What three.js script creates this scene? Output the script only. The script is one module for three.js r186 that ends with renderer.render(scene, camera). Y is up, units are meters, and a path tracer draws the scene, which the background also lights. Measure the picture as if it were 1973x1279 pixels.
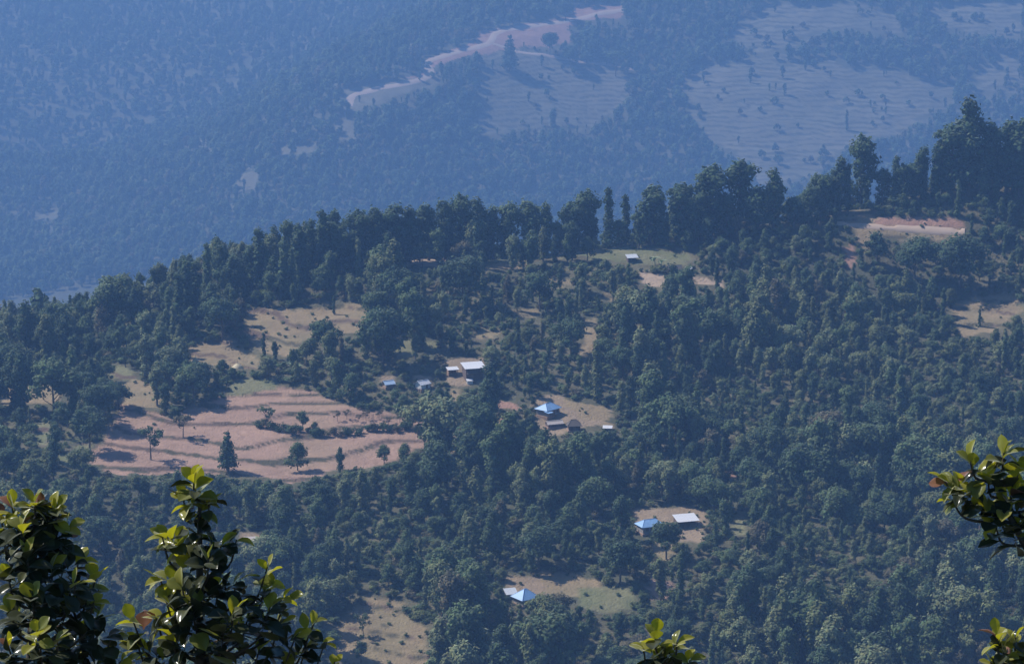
import * as THREE from 'three';
import { Sky } from 'three/addons/objects/Sky.js';
import { mergeGeometries } from 'three/addons/utils/BufferGeometryUtils.js';

// ---------------------------------------------------------------- camera, sky, sun, exposure
const scene = new THREE.Scene();
const EYE = 400, PITCH = -12, FOV = 13.6;
const camera = new THREE.PerspectiveCamera(FOV, 1973 / 1279, 0.5, 14000);
camera.position.set(0, EYE, 0);
camera.rotation.x = THREE.MathUtils.degToRad(PITCH);
camera.updateMatrixWorld(true);

const SUN = new THREE.Vector3(-0.62, 0.75, -0.23).normalize();
const sky = new Sky();
sky.name = 'sky';
sky.userData = { kind: 'structure', label: 'clear hazy blue daytime sky' };
sky.scale.setScalar(20000);
sky.material.uniforms.sunPosition.value.copy(SUN);
sky.material.uniforms.turbidity.value = 3;
sky.material.uniforms.rayleigh.value = 1.6;
sky.material.uniforms.mieCoefficient.value = 0.004;
scene.add(sky);
scene.environmentIntensity = 0.1;

const sun = new THREE.DirectionalLight(new THREE.Color(1, 0.95, 0.87), 5.0);
sun.name = 'sun';
sun.position.copy(SUN).multiplyScalar(2500).add(new THREE.Vector3(0, 200, -1200));
sun.target.position.set(0, 200, -1200);
sun.castShadow = true;
Object.assign(sun.shadow.camera, { left: -1500, right: 1500, top: 1500, bottom: -1500, near: 10, far: 6000 });
sun.shadow.mapSize.set(4096, 4096);
scene.add(sun, sun.target);

const renderer = new THREE.WebGLRenderer({ antialias: true });
renderer.toneMapping = THREE.LinearToneMapping;
renderer.toneMappingExposure = 1.3;
renderer.shadowMap.enabled = true;

scene.fog = new THREE.FogExp2(new THREE.Color(0.255, 0.485, 0.95), 0.000195);

// ---------------------------------------------------------------- helpers
function mulberry(a) { return () => { a |= 0; a = a + 0x6D2B79F5 | 0; let t = Math.imul(a ^ a >>> 15, 1 | a); t = t + Math.imul(t ^ t >>> 7, 61 | t) ^ t; return ((t ^ t >>> 14) >>> 0) / 4294967296; }; }
const hash2 = (i, j) => { let h = Math.imul(i, 374761393) + Math.imul(j, 668265263) | 0; h = Math.imul(h ^ h >>> 13, 1274126177); return ((h ^ h >>> 16) >>> 0) / 4294967296; };
function noise(x, y) {
  const i = Math.floor(x), j = Math.floor(y), u = x - i, v = y - j, s = u * u * (3 - 2 * u), t = v * v * (3 - 2 * v);
  const a = hash2(i, j), b = hash2(i + 1, j), c = hash2(i, j + 1), d = hash2(i + 1, j + 1);
  return (a + (b - a) * s) * (1 - t) + (c + (d - c) * s) * t;
}
const fbm = (x, y) => (noise(x, y) * 0.53 + noise(x * 2.1 + 7, y * 2.1 + 3) * 0.29 + noise(x * 4.3 + 1, y * 4.3 + 9) * 0.18);
const lerp = (a, b, t) => a + (b - a) * t, clamp = (x, a, b) => Math.min(b, Math.max(a, x));
const taken = new Map();
function numbered(name) { const n = taken.get(name) ?? 0; taken.set(name, n + 1); return n ? `${name}_${String(n).padStart(3, '0')}` : name; }
function shade(o) { o.traverse((c) => { if (c.isMesh) { c.castShadow = true; c.receiveShadow = true; } }); return o; }
function thing(name, label, category, pos = [0, 0, 0], turn = 0, group) {
  const o = new THREE.Group(); o.name = numbered(name); o.position.set(...pos); o.rotation.y = turn;
  o.userData = { label, category }; if (group) o.userData.group = group;
  scene.add(o); return o;
}
function part(name, geometry, material, parent, label) {
  const m = new THREE.Mesh(geometry, material); m.name = name; m.castShadow = m.receiveShadow = true;
  if (label) m.userData.label = label;
  parent.add(m); return m;
}
const lin = (r, g, b) => new THREE.Color().setRGB(r, g, b);
function noiseTexture(size, lo, hi, scales, seed) {
  const data = new Uint8Array(size * size * 4);
  for (let y = 0; y < size; y++) for (let x = 0; x < size; x++) {
    let v = 0, w = 0;
    for (const [s, a] of scales) {   // wraps: blend of two shifted lookups keeps the edges alike
      const u = x / size, q = y / size, f = (p, r) => noise(p * s + seed, r * s + seed * 2);
      const n = lerp(lerp(f(u, q), f(u - 1, q), u), lerp(f(u, q - 1), f(u - 1, q - 1), u), q);
      v += n * a; w += a;
    }
    v = clamp((v / w - 0.5) * 1.9 + 0.5, 0, 1); v = lo + (hi - lo) * v;
    const k = (y * size + x) * 4; data[k] = data[k + 1] = data[k + 2] = Math.round(255 * v); data[k + 3] = 255;
  }
  const t = new THREE.DataTexture(data, size, size); t.wrapS = t.wrapT = THREE.RepeatWrapping; t.magFilter = THREE.LinearFilter; t.minFilter = THREE.LinearMipmapLinearFilter; t.generateMipmaps = true; t.needsUpdate = true;
  return t;
}

// ---------------------------------------------------------------- the lie of the land: surveyed points [x, height, distance ahead]
// near hill, the drop behind it, the valley, the far spur and the far hillside
const surveyed = [], FARTHER = 2;
{
  const f = 1279 / 2 / Math.tan(THREE.MathUtils.degToRad(FOV / 2)), rel = (px, d) => (px - 986.5) / f * d * 1.015;
  const up = (py, d) => d * Math.tan(THREE.MathUtils.degToRad(PITCH) - Math.atan((py - 639.5) / f));
  const seen = [ // bearing, sight line, distance: levelled along the sight lines of the survey
    [0, 1279, 735], [500, 1279, 730], [1000, 1279, 728], [1500, 1279, 725], [1973, 1279, 720],
    [0, 1050, 800], [500, 1050, 798], [1000, 1050, 795], [1500, 1050, 795], [1973, 1050, 795],
    [30, 850, 879], [250, 850, 879], [550, 910, 855], [500, 750, 921], [800, 820, 893], [1250, 850, 878], [1600, 850, 878], [1973, 850, 880],
    [100, 728, 945], [900, 710, 930], [1300, 690, 945], [1700, 690, 950], [1973, 690, 955],
    [30, 675, 1020], [350, 600, 1005], [620, 600, 985], [1000, 570, 1000], [1400, 540, 1018], [1750, 500, 1035], [1973, 470, 1040],
    [-250, 700, 1120], [0, 640, 1100], [250, 592, 1080], [500, 520, 1030], [800, 495, 1040], [1150, 480, 1046], [1400, 440, 1060], [1600, 405, 1072], [1800, 370, 1085], [1973, 340, 1095], [2250, 300, 1110],
    // far hillside
    [1450, 350, 1950], [1300, 390, 1930], [1000, 400, 1915], [700, 405, 1900], [430, 395, 1930], [300, 480, 1840], [100, 500, 1930], [-50, 490, 2000],
    [1150, 10, 2200], [1650, 150, 2091], [1900, 50, 2171], [1973, 200, 2060], [1550, 250, 2020], [1350, 180, 2070], [1280, 120, 2125],
    [940, 70, 2130], [820, 130, 2080], [670, 190, 2040], [560, 290, 1990], [800, 300, 1975], [1000, 230, 2035], [1150, 250, 2030],
    [600, 100, 2500], [420, 190, 2430], [300, 300, 2220], [300, 130, 2520], [30, 350, 2350], [100, 420, 2080], [0, 200, 2480], [0, 0, 2800], [300, 0, 2800], [700, 0, 2720], [1000, -40, 2350],
    [-300, 300, 2350], [-300, 0, 2800], [2300, 200, 2050], [2300, 0, 2200], [1500, 10, 2195],
  ];
  for (const [px, py, at] of seen) { const d = at > 1500 ? at * FARTHER : at; surveyed.push([rel(px, d), up(py, d), d]); }
  for (const x of [-330, -160, 0, 160, 330]) {
    surveyed.push([x * 0.8, -268, 640], [x, -296, 540], [x, -312, 400], [x, -300, 200], [x, -300, -60]);
    const back = x < -100 ? 110 : 0; surveyed.push([x, back ? -282 : -228 + x * 0.06, 1110 + back * 0.8], [x, back ? -325 : -285, 1210 + back * 0.7], [x, -350, 1360], [x * 1.3, -440, 1600], [x * 1.8, -570, 2050], [x * 2.4, -690, 2650], [x * 2.8, -730, 3200]);
  }
  for (const [x, y, d] of [[-560, -330, 700], [560, -235, 700], [-560, -330, 1130], [560, -160, 1080], [-900, -450, 1500], [900, -350, 1500]]) surveyed.push([x, y, d]);
  for (const [x, y, d] of [[-900, -360, 2000], [800, -220, 2050], [-1000, -250, 2900], [900, -20, 2800], [-1000, 60, 3700], [-400, 70, 3700], [0, 90, 3600], [400, 130, 3600], [1000, 160, 3700], [0, -130, 2900], [450, -60, 2750], [-420, -150, 3100], [-420, -335, 2250], [-230, -300, 2260]]) surveyed.push([x * FARTHER, y * FARTHER, d * FARTHER]);
}
// thin-plate surface through the surveyed points
const plate = (() => {
  const n = surveyed.length, m = n + 3, S = 1000, A = [];
  const U = (r2) => r2 > 1e-12 ? 0.5 * r2 * Math.log(r2) : 0;
  for (let i = 0; i < m; i++) A.push(new Float64Array(m + 1));
  for (let i = 0; i < n; i++) {
    const [xi, yi, di] = surveyed[i];
    for (let j = 0; j < n; j++) { const dx = (xi - surveyed[j][0]) / S, dz = (di - surveyed[j][2]) / S; A[i][j] = U(dx * dx + dz * dz); }
    A[i][i] += 2e-5;
    A[i][n] = 1; A[i][n + 1] = xi / S; A[i][n + 2] = di / S; A[i][m] = yi;
    A[n][i] = 1; A[n + 1][i] = xi / S; A[n + 2][i] = di / S;
  }
  for (let c = 0; c < m; c++) {
    let p = c; for (let r = c + 1; r < m; r++) if (Math.abs(A[r][c]) > Math.abs(A[p][c])) p = r;
    [A[c], A[p]] = [A[p], A[c]];
    for (let r = 0; r < m; r++) if (r !== c) { const k = A[r][c] / A[c][c]; if (k) for (let q = c; q <= m; q++) A[r][q] -= k * A[c][q]; }
  }
  const w = A.map((row, i) => row[m] / row[i]);
  return (x, d) => {
    const X = x / S, D = d / S; let y = w[n] + w[n + 1] * X + w[n + 2] * D;
    for (let i = 0; i < n; i++) { const dx = X - surveyed[i][0] / S, dz = D - surveyed[i][2] / S; y += w[i] * U(dx * dx + dz * dz); }
    return y;
  };
})();
function baseExact(x, z) {
  const d = -z;
  let y = plate(x, d);
  if (d < 620) { const bank = -2.3 - 0.85 * Math.max(0, d - 1.5) - 0.012 * Math.abs(x), k = 12; const a = Math.max(y, bank) ; y = a + Math.log(Math.exp((y - a) / k) + Math.exp((bank - a) / k)) * (d > 40 ? k : 0); }
  y += (fbm(x / 60 + 3, d / 60) - 0.5) * clamp((d - 300) / 300, 0, 1) * (d > 1400 ? 11 : 3.2);
  return EYE + y;
}
// a cached 5 m grid of it for sighting and planting
const GX0 = -1760, GX1 = 1760, GD0 = -64, GD1 = 7504, GS = 8, GN = (GX1 - GX0) / GS + 1, GM = (GD1 - GD0) / GS + 1;
const cache = new Float32Array(GN * GM);
for (let j = 0; j < GM; j++) for (let i = 0; i < GN; i++) cache[j * GN + i] = baseExact(GX0 + i * GS, -(GD0 + j * GS));
const rough = (x, z) => z < -300 ? (fbm(x / 16, -z / 16 + 5) - 0.5) * 1.8 : 0;   // hummocks of untilled ground
function base(x, z) {
  const u = clamp((x - GX0) / GS, 0, GN - 1.001), v = clamp((-z - GD0) / GS, 0, GM - 1.001), i = Math.floor(u), j = Math.floor(v), a = u - i, b = v - j, k = j * GN + i;
  return (cache[k] * (1 - a) + cache[k + 1] * a) * (1 - b) + (cache[k + GN] * (1 - a) + cache[k + GN + 1] * a) * b;
}
const eye = new THREE.Vector3(0, EYE, 0), survey = new THREE.PerspectiveCamera(FOV, 1973 / 1279, 0.5, 14000);   // the surveyor's fixed station, from which the land was levelled
survey.position.copy(eye); survey.rotation.x = THREE.MathUtils.degToRad(PITCH); survey.updateMatrixWorld(true); survey.updateProjectionMatrix();
function march(dir, from, step = 3) {   // where a line of sight meets the land, beyond a given distance
  const k = 1 / -dir.z; let d = from;
  while (d < 7200) { const y = EYE + dir.y * k * d; if (y < base(dir.x * k * d, -d)) break; d += d > 1500 ? step * 2 : step; }
  let lo = d - step * 2, hi = d;
  for (let n = 0; n < 8; n++) { const m = (lo + hi) / 2; if (EYE + dir.y * k * m < base(dir.x * k * m, -m)) hi = m; else lo = m; }
  return d >= 7200 ? null : [dir.x * k * hi, -hi];
}
function sighted(px, py, from = 640) { const v = new THREE.Vector3(px / 1973 * 2 - 1, 1 - py / 1279 * 2, 0.5).unproject(survey).sub(eye).normalize(); return march(v, from) ?? [v.x / -v.z * 7000, -7000]; }
function crestSpot(px, py) {   // the nearest thing to a hit along the crest of the near hill
  const v = new THREE.Vector3(px / 1973 * 2 - 1, 1 - py / 1279 * 2, 0.5).unproject(survey).sub(eye), k = 1 / -v.z; let best = [1e9, 1000];
  for (let d = 660; d < (px < 420 ? 1190 : 1100); d += 2) { const gap = EYE + v.y * k * d - base(v.x * k * d, -d); if (gap <= 0) { best = [0, d]; break; } if (gap < best[0]) best = [gap, d]; }
  return [v.x * k * best[1], -best[1]];
}
function project(x, y, z) { const v = new THREE.Vector3(x, y, z).project(survey); return [(v.x + 1) / 2 * 1973, (1 - v.y) / 2 * 1279]; }

// ---------------------------------------------------------------- open ground: outlines on the land
const RED = 0, DRY = 1, GREEN = 2, YARD = 3, PALE = 4, ROAD = 5, SCAR = 6;
const openings = [];
function open(kind, outline, o = {}) {
  const pts = outline.map(([a, b]) => { const p = sighted(a, b, o.from ?? 640); return !o.from && p[1] < -1250 ? crestSpot(a, b) : p; });
  const xs = pts.map((p) => p[0]), zs = pts.map((p) => p[1]);
  openings.push({ kind, pts, box: [Math.min(...xs) - 12, Math.max(...xs) + 12, Math.min(...zs) - 12, Math.max(...zs) + 12], step: o.step ?? 0, rise: o.rise ?? 0.45, low: o.low ?? 0, jag: o.jag ?? 2.5 });
}
open(RED, [[168, 890], [200, 830], [232, 775], [262, 785], [330, 805], [362, 785], [440, 764], [540, 745], [600, 752], [660, 780], [720, 792], [822, 808], [828, 850], [792, 874], [740, 895], [650, 905], [580, 928], [500, 918], [440, 915], [360, 905], [290, 912], [220, 915]], { step: 2.1, rise: 0.5, jag: 3 });
open(DRY, [[0, 748], [60, 742], [130, 752], [110, 778], [0, 780]]);
open(DRY, [[190, 752], [260, 728], [300, 740], [330, 790], [262, 785], [232, 775]]);
open(GREEN, [[440, 740], [470, 728], [540, 735], [540, 748], [440, 762]]);
open(DRY, [[470, 640], [480, 592], [560, 594], [640, 588], [700, 582], [716, 606], [690, 640], [600, 645], [580, 665], [555, 684], [505, 680]], { step: 3.0, rise: 0.5 });
open(DRY, [[345, 672], [440, 648], [505, 690], [490, 712], [430, 702], [372, 700]], { step: 3 });
open(GREEN, [[755, 662], [790, 652], [800, 685], [775, 690]]);
open(GREEN, [[805, 660], [842, 655], [838, 678], [808, 674]]);
open(YARD, [[855, 700], [878, 690], [935, 688], [945, 735], [900, 745], [862, 740]], { jag: 1 });
open(YARD, [[733, 724], [764, 724], [764, 744], [733, 748]], { jag: 1 });
open(YARD, [[797, 724], [832, 724], [834, 748], [797, 750]], { jag: 1 });
open(DRY, [[862, 745], [890, 745], [900, 775], [868, 775]]);
open(SCAR, [[925, 768], [1000, 780], [1000, 792], [925, 780]]);
open(SCAR, [[925, 798], [975, 808], [960, 824], [920, 815]]);
open(DRY, [[1115, 622], [1148, 612], [1150, 660], [1128, 690], [1105, 682], [1125, 655]]);
open(YARD, [[1028, 764], [1075, 758], [1125, 785], [1180, 790], [1160, 812], [1115, 828], [1060, 842], [1036, 832]], { jag: 1.2 });
open(DRY, [[1095, 770], [1175, 785], [1180, 805], [1130, 808], [1085, 785]]);
open(DRY, [[1155, 812], [1185, 812], [1185, 828], [1155, 828]]);
open(DRY, [[862, 838], [888, 842], [882, 878], [866, 876]]);
open(DRY, [[650, 1202], [690, 1180], [735, 1205], [790, 1196], [818, 1212], [835, 1290], [640, 1290]], { step: 2.5, rise: 0.3 });
open(DRY, [[672, 1178], [712, 1146], [778, 1158], [788, 1196], [735, 1205], [690, 1182]], { step: 2.2 });
open(YARD, [[972, 1114], [1045, 1108], [1050, 1158], [985, 1158]], { jag: 1 });
open(DRY, [[1040, 1106], [1100, 1104], [1160, 1120], [1160, 1150], [1100, 1152], [1045, 1146]]);
open(GREEN, [[1120, 1135], [1215, 1132], [1215, 1176], [1155, 1184], [1115, 1168]]);
open(RED, [[1248, 1122], [1296, 1122], [1292, 1150], [1250, 1152]]);
open(YARD, [[1220, 980], [1280, 978], [1345, 976], [1362, 990], [1358, 1045], [1305, 1045], [1300, 1020], [1225, 1028]], { jag: 1 });
open(DRY, [[1254, 1042], [1298, 1042], [1300, 1076], [1268, 1080]]);
open(GREEN, [[1410, 982], [1440, 985], [1446, 1030], [1412, 1030]]);
open(SCAR, [[1402, 892], [1422, 890], [1422, 918], [1406, 920]]);
open(YARD, [[466, 1028], [498, 1028], [500, 1046], [468, 1048]], { jag: 0.8 });
open(PALE, [[782, 499], [868, 499], [866, 516], [786, 516]]);
open(GREEN, [[935, 500], [1060, 484], [1150, 478], [1180, 474], [1320, 486], [1330, 505], [1180, 500], [1050, 502], [940, 520]], { step: 2.5 });
open(DRY, [[1050, 480], [1150, 474], [1150, 488], [1052, 490]]);
open(GREEN, [[1150, 480], [1310, 488], [1330, 512], [1180, 508]]);
open(PALE, [[1222, 524], [1280, 528], [1290, 556], [1240, 552]]);
open(PALE, [[1310, 530], [1392, 534], [1390, 548], [1320, 545]], { step: 1.5 });
open(DRY, [[1610, 420], [1650, 406], [1700, 422], [1855, 432], [1856, 456], [1820, 466], [1700, 458], [1640, 440]], { jag: 1.5, step: 1.6 });
open(SCAR, [[1690, 418], [1860, 424], [1858, 440], [1690, 432]], { jag: 0.8 });
open(SCAR, [[1626, 475], [1650, 466], [1652, 490], [1645, 514], [1626, 514]]);
for (const strip of [[[930, 510], [1010, 500], [1012, 514], [932, 526]], [[1030, 540], [1100, 536], [1100, 552], [1032, 556]], [[985, 600], [1040, 596], [1038, 610], [988, 614]], [[1150, 560], [1200, 566], [1196, 580], [1152, 574]], [[905, 640], [960, 636], [958, 650], [908, 654]], [[64, 812], [102, 808], [88, 858], [66, 856]], [[128, 842], [168, 845], [166, 866], [130, 866]], [[108, 874], [162, 876], [160, 902], [104, 900]], [[0, 812], [24, 810], [22, 834], [0, 836]], [[196, 700], [260, 712], [262, 726], [200, 728]]]) open(strip[0][0] % 4 ? DRY : GREEN, strip, { step: 1.8 });
open(DRY, [[1650, 440], [1700, 448], [1690, 480], [1652, 478]]);
open(DRY, [[1836, 590], [1880, 572], [1956, 560], [1973, 600], [1900, 640], [1850, 648]], { step: 2.5 });
// far hillside
const FAR = { from: 1900, step: 5.4, rise: 0.5, jag: 30 };
open(DRY, [[925, 105], [985, 90], [1060, 118], [1222, 128], [1200, 205], [1140, 240], [1010, 252], [928, 272]], FAR);
for (const strip of [[[1110, 30], [1040, 42], [960, 56], [958, 72], [1042, 58], [1112, 46]], [[945, 76], [880, 92], [818, 116], [826, 134], [884, 112], [948, 94]], [[836, 132], [788, 150], [718, 164], [676, 178], [680, 196], [722, 182], [792, 168], [840, 148]]]) open(SCAR, strip, { from: 1900, jag: 4 });
open(SCAR, [[925, 60], [1010, 50], [1090, 42], [1105, 80], [1060, 90], [990, 92], [925, 108], [915, 84]], { from: 1900, jag: 8 });
open(SCAR, [[1085, 10], [1205, 8], [1195, 35], [1090, 40]], { from: 1900, jag: 8 });
open(DRY, [[1325, 132], [1480, 115], [1640, 122], [1845, 164], [1830, 205], [1740, 255], [1660, 270], [1560, 352], [1470, 352], [1420, 300], [1370, 270], [1318, 215]], FAR);
open(DRY, [[1400, 70], [1500, 8], [1720, 20], [1760, 70], [1600, 60], [1480, 100]], FAR);
open(DRY, [[1860, 120], [1973, 110], [1973, 180], [1880, 180]], FAR);
open(DRY, [[1780, 10], [1973, 0], [1973, 70], [1840, 60]], FAR);
open(DRY, [[665, 178], [760, 160], [850, 140], [850, 162], [760, 190], [690, 215], [664, 215]], { from: 1900, jag: 11 });
open(DRY, [[335, 270], [400, 270], [410, 284], [345, 286]], { from: 1900, jag: 8 });
open(DRY, [[520, 285], [610, 278], [600, 300], [530, 302]], { from: 1900, jag: 11 });
open(DRY, [[455, 335], [500, 330], [490, 370], [455, 375]], { from: 1900, jag: 11 });
open(DRY, [[66, 412], [112, 404], [112, 420], [68, 428]], { from: 1900, jag: 8 });
open(DRY, [[640, 240], [680, 225], [690, 262], [645, 275]], { from: 1900, jag: 11 });
function inside(pts, x, z) { let c = false; for (let i = 0, j = pts.length - 1; i < pts.length; j = i++) { const [a, b] = pts[i], [p, q] = pts[j]; if ((b > z) !== (q > z) && x < (p - a) * (z - b) / (q - b) + a) c = !c; } return c; }
function opening(x, z, ragged = true) {
  let found = null;
  for (const o of openings) {
    const [a, b, c, d] = o.box; if (x < a || x > b || z < c || z > d) continue;
    const grain = o.jag > 10 ? 34 : 7, jx = ragged ? (fbm(x / grain + 11, z / grain) - 0.5) * 2 * o.jag : 0, jz = ragged ? (fbm(x / grain, z / grain + 31) - 0.5) * 2 * o.jag : 0;
    if (inside(o.pts, x + jx, z + jz)) found = o;
  }
  return found;
}
// terraces: level treads, banks between them; bank is 1 where the ground is a bank
function terraced(x, z, o) {
  const y = base(x, z);
  if (!o) return [y + rough(x, z), 0];
  if (!o.step) return [y + rough(x, z) * 0.3, 0];
  const far = z < -1500, wob = far ? (fbm(x / 70 + 9, z / 70 + 2) - 0.5) * 2 + (fbm(x / 22, z / 22) - 0.5) * 1.1 : (fbm(x / 64 + 9.3, z / 64 + 2.7) - 0.5) * 3.4, t = y / o.step + wob, k = Math.floor(t), f = t - k, w = far ? 0.3 : 0.13;
  const rise = far ? o.rise * clamp(fbm(x / 60 + k * 7.7, k * 3.1) * 2 - 0.2, 0.4, 1) : o.rise;
  const p = f < 1 - w ? f * (1 - rise) / (1 - w) : (1 - rise) + (f - 1 + w) / w * rise;
  return [(k + p - wob) * o.step, f > 1 - w * 0.9 ? 1 : 0];
}
function ground(x, z) { return terraced(x, z, opening(x, z))[0]; }

// ---------------------------------------------------------------- terrain: one sheet
{
  const axis = (stops) => { const out = [stops[0][0]]; for (const [to, step] of stops.slice(1)) { const from = out[out.length - 1], n = Math.max(1, Math.round(Math.abs(to - from) / step)); for (let k = 1; k <= n; k++) out.push(from + (to - from) * k / n); } return out; };
  const xs = axis([[-1750], [-950, 50], [-420, 10], [-225, 5], [225, 1.6], [880, 4.5], [1750, 50]]);
  const ds = axis([[-60], [40, 3], [640, 20], [700, 5], [830, 1.7], [950, 1.1], [1110, 1.7], [1400, 15], [3680, 50], [4540, 3.2], [5900, 16], [7490, 60]]);
  const n = xs.length, m = ds.length, pos = new Float32Array(n * m * 3), col = new Float32Array(n * m * 3), uv = new Float32Array(n * m * 2), idx = new Uint32Array((n - 1) * (m - 1) * 6);
  const tone = { [RED]: [0.33, 0.205, 0.145], [DRY]: [0.26, 0.19, 0.105], [GREEN]: [0.175, 0.165, 0.08], [YARD]: [0.27, 0.195, 0.125], [PALE]: [0.40, 0.29, 0.2], [ROAD]: [0.40, 0.27, 0.19], [SCAR]: [0.33, 0.185, 0.13] };
  for (let j = 0, k = 0; j < m; j++) for (let i = 0; i < n; i++, k++) {
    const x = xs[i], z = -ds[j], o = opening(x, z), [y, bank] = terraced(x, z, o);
    pos.set([x, y, z], k * 3); uv.set([x, z], k * 2);
    let c;
    const a = fbm(x / 9, z / 9), b = fbm(x / 31 + 5, z / 31);
    if (o) {
      c = tone[o.kind].slice();
      const far = z < -1500;
      if (o.kind === RED) { const g = clamp((b - 0.6) * 5, 0, 1) * 0.3; c = c.map((v, q) => lerp(v, [0.27, 0.2, 0.11][q], g)); }
      else if (o.kind === DRY || o.kind === GREEN) { const g = clamp((a - 0.45) * 5, 0, 1) * 0.7; c = c.map((v, q) => lerp(v, (o.kind === DRY ? [0.2, 0.16, 0.085] : [0.1, 0.115, 0.045])[q], g)); }
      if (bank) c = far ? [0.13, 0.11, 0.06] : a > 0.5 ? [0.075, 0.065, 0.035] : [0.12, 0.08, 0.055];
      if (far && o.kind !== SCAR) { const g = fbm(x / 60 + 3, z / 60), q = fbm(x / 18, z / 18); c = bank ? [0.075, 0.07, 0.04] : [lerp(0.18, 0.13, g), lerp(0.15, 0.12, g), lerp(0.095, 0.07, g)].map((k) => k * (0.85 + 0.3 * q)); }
      const v = 0.9 + 0.2 * a; c = c.map((q) => q * v);
    } else {
      const g = clamp((b - 0.4) * 4, 0, 1);
      c = [lerp(0.07, 0.115, g), lerp(0.07, 0.1, g), lerp(0.036, 0.052, g)].map((q) => q * (0.7 + 0.6 * a));
    }
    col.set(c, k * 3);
  }
  for (let j = 0, q = 0; j < m - 1; j++) for (let i = 0; i < n - 1; i++) { const a = j * n + i; idx.set([a, a + 1, a + n, a + 1, a + n + 1, a + n], q); q += 6; }
  const g = new THREE.BufferGeometry();
  g.setAttribute('position', new THREE.BufferAttribute(pos, 3)); g.setAttribute('color', new THREE.BufferAttribute(col, 3)); g.setAttribute('uv', new THREE.BufferAttribute(uv, 2)); g.setIndex(new THREE.BufferAttribute(idx, 1));
  g.computeVertexNormals();
  const t = noiseTexture(512, 0.72, 1, [[8, 1], [22, 0.8], [61, 0.7]], 3.7); t.repeat.set(1 / 37, 1 / 37); t.colorSpace = THREE.NoColorSpace;
  const bt = noiseTexture(512, 0, 1, [[14, 1], [43, 0.8], [97, 0.6]], 9.1); bt.repeat.set(1 / 23, 1 / 23);
  const terrain = new THREE.Mesh(g, new THREE.MeshStandardMaterial({ name: 'earth', vertexColors: true, map: t, bumpMap: bt, bumpScale: 0.35, roughness: 1 }));
  terrain.name = 'hillside_terrain'; terrain.receiveShadow = terrain.castShadow = true; terrain.userData = { kind: 'structure', label: 'terraced hillsides of red soil, dry grass and forest floor', category: 'hillside' };
  scene.add(terrain);
}

// ---------------------------------------------------------------- trees: crowns of many leaf clumps on limbs
function tube(points, radii, sides = 6) {   // tapered limb
  const pos = [], idx = [], n = points.length, up = new THREE.Vector3(), side = new THREE.Vector3(), dir = new THREE.Vector3();
  points.forEach((p, i) => {
    dir.subVectors(points[Math.min(i + 1, n - 1)], points[Math.max(i - 1, 0)]).normalize();
    side.set(Math.abs(dir.y) > 0.9 ? 1 : 0, Math.abs(dir.y) > 0.9 ? 0 : 1, 0).cross(dir).normalize(); up.crossVectors(dir, side);
    for (let k = 0; k < sides; k++) { const a = k / sides * Math.PI * 2, c = Math.cos(a) * radii[i], s = Math.sin(a) * radii[i]; pos.push(p.x + side.x * c + up.x * s, p.y + side.y * c + up.y * s, p.z + side.z * c + up.z * s); }
  });
  for (let i = 0; i < n - 1; i++) for (let k = 0; k < sides; k++) { const a = i * sides + k, b = i * sides + (k + 1) % sides; idx.push(a, b, a + sides, b, b + sides, a + sides); }
  const g = new THREE.BufferGeometry(); g.setAttribute('position', new THREE.Float32BufferAttribute(pos, 3)); g.setIndex(idx); g.computeVertexNormals(); return g;
}
const V = (x, y, z) => new THREE.Vector3(x, y, z);
function clumps(rng, lobes, count, size, hang = 0.35) {
  const pos = [], col = [], idx = [], total = lobes.reduce((s, l) => s + l.r * l.r, 0), n = new THREE.Vector3(), t = new THREE.Vector3(), b = new THREE.Vector3(), p = new THREE.Vector3();
  for (const l of lobes) {
    const m = Math.max(6, Math.round(count * l.r * l.r / total)), tint = 0.82 + 0.36 * rng();
    for (let k = 0; k < m; k++) {
      const u = rng() * 2 - 1, a = rng() * Math.PI * 2, s = Math.sqrt(1 - u * u); n.set(s * Math.cos(a), u, s * Math.sin(a));
      const bump = 0.72 + 0.56 * noise(n.x * 2.3 + l.c.x * 3 + 20, n.y * 2.3 + n.z * 1.9 + l.c.z * 3 + 20), pick = rng(), rad = bump * (pick < 0.68 ? 0.68 + 0.5 * rng() : pick < 0.92 ? 0.3 + 0.5 * rng() : 1.1 + 0.35 * rng());
      p.set(l.c.x + n.x * l.r * rad, l.c.y + n.y * l.r * (l.sy ?? 0.85) * rad, l.c.z + n.z * l.r * rad);
      n.x += (rng() - 0.5) * 1.3; n.y += (rng() - 0.5) * 1.3 + hang; n.z += (rng() - 0.5) * 1.3; n.normalize();
      t.set(rng() - 0.5, rng() - 0.5, rng() - 0.5).cross(n).normalize(); b.crossVectors(n, t);
      const w = size * (0.5 + 0.75 * rng()), h = w * (0.75 + 0.6 * rng()), v = tint * (0.72 + 0.56 * rng()), warm = rng(), at = pos.length / 3, bend = w * 0.28;
      // a five-cornered, folded clump of leaves
      for (const [x, y, o] of [[-0.5, -0.18, -bend], [0.06, -0.62, 0], [0.52, -0.1, -bend], [0.26, 0.5, -bend * 0.5], [-0.24, 0.56, -bend * 0.6], [0, 0, bend * 0.3]]) { pos.push(p.x + t.x * w * x + b.x * h * y + n.x * o, p.y + t.y * w * x + b.y * h * y + n.y * o, p.z + t.z * w * x + b.z * h * y + n.z * o); col.push(v * (0.9 + 0.28 * warm), v, v * (0.85 + 0.2 * (1 - warm))); }
      for (let q = 0; q < 5; q++) idx.push(at + 5, at + q, at + (q + 1) % 5);
    }
  }
  const g = new THREE.BufferGeometry(); g.setAttribute('position', new THREE.Float32BufferAttribute(pos, 3)); g.setAttribute('color', new THREE.Float32BufferAttribute(col, 3)); g.setIndex(idx); g.computeVertexNormals(); return g;
}
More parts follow.
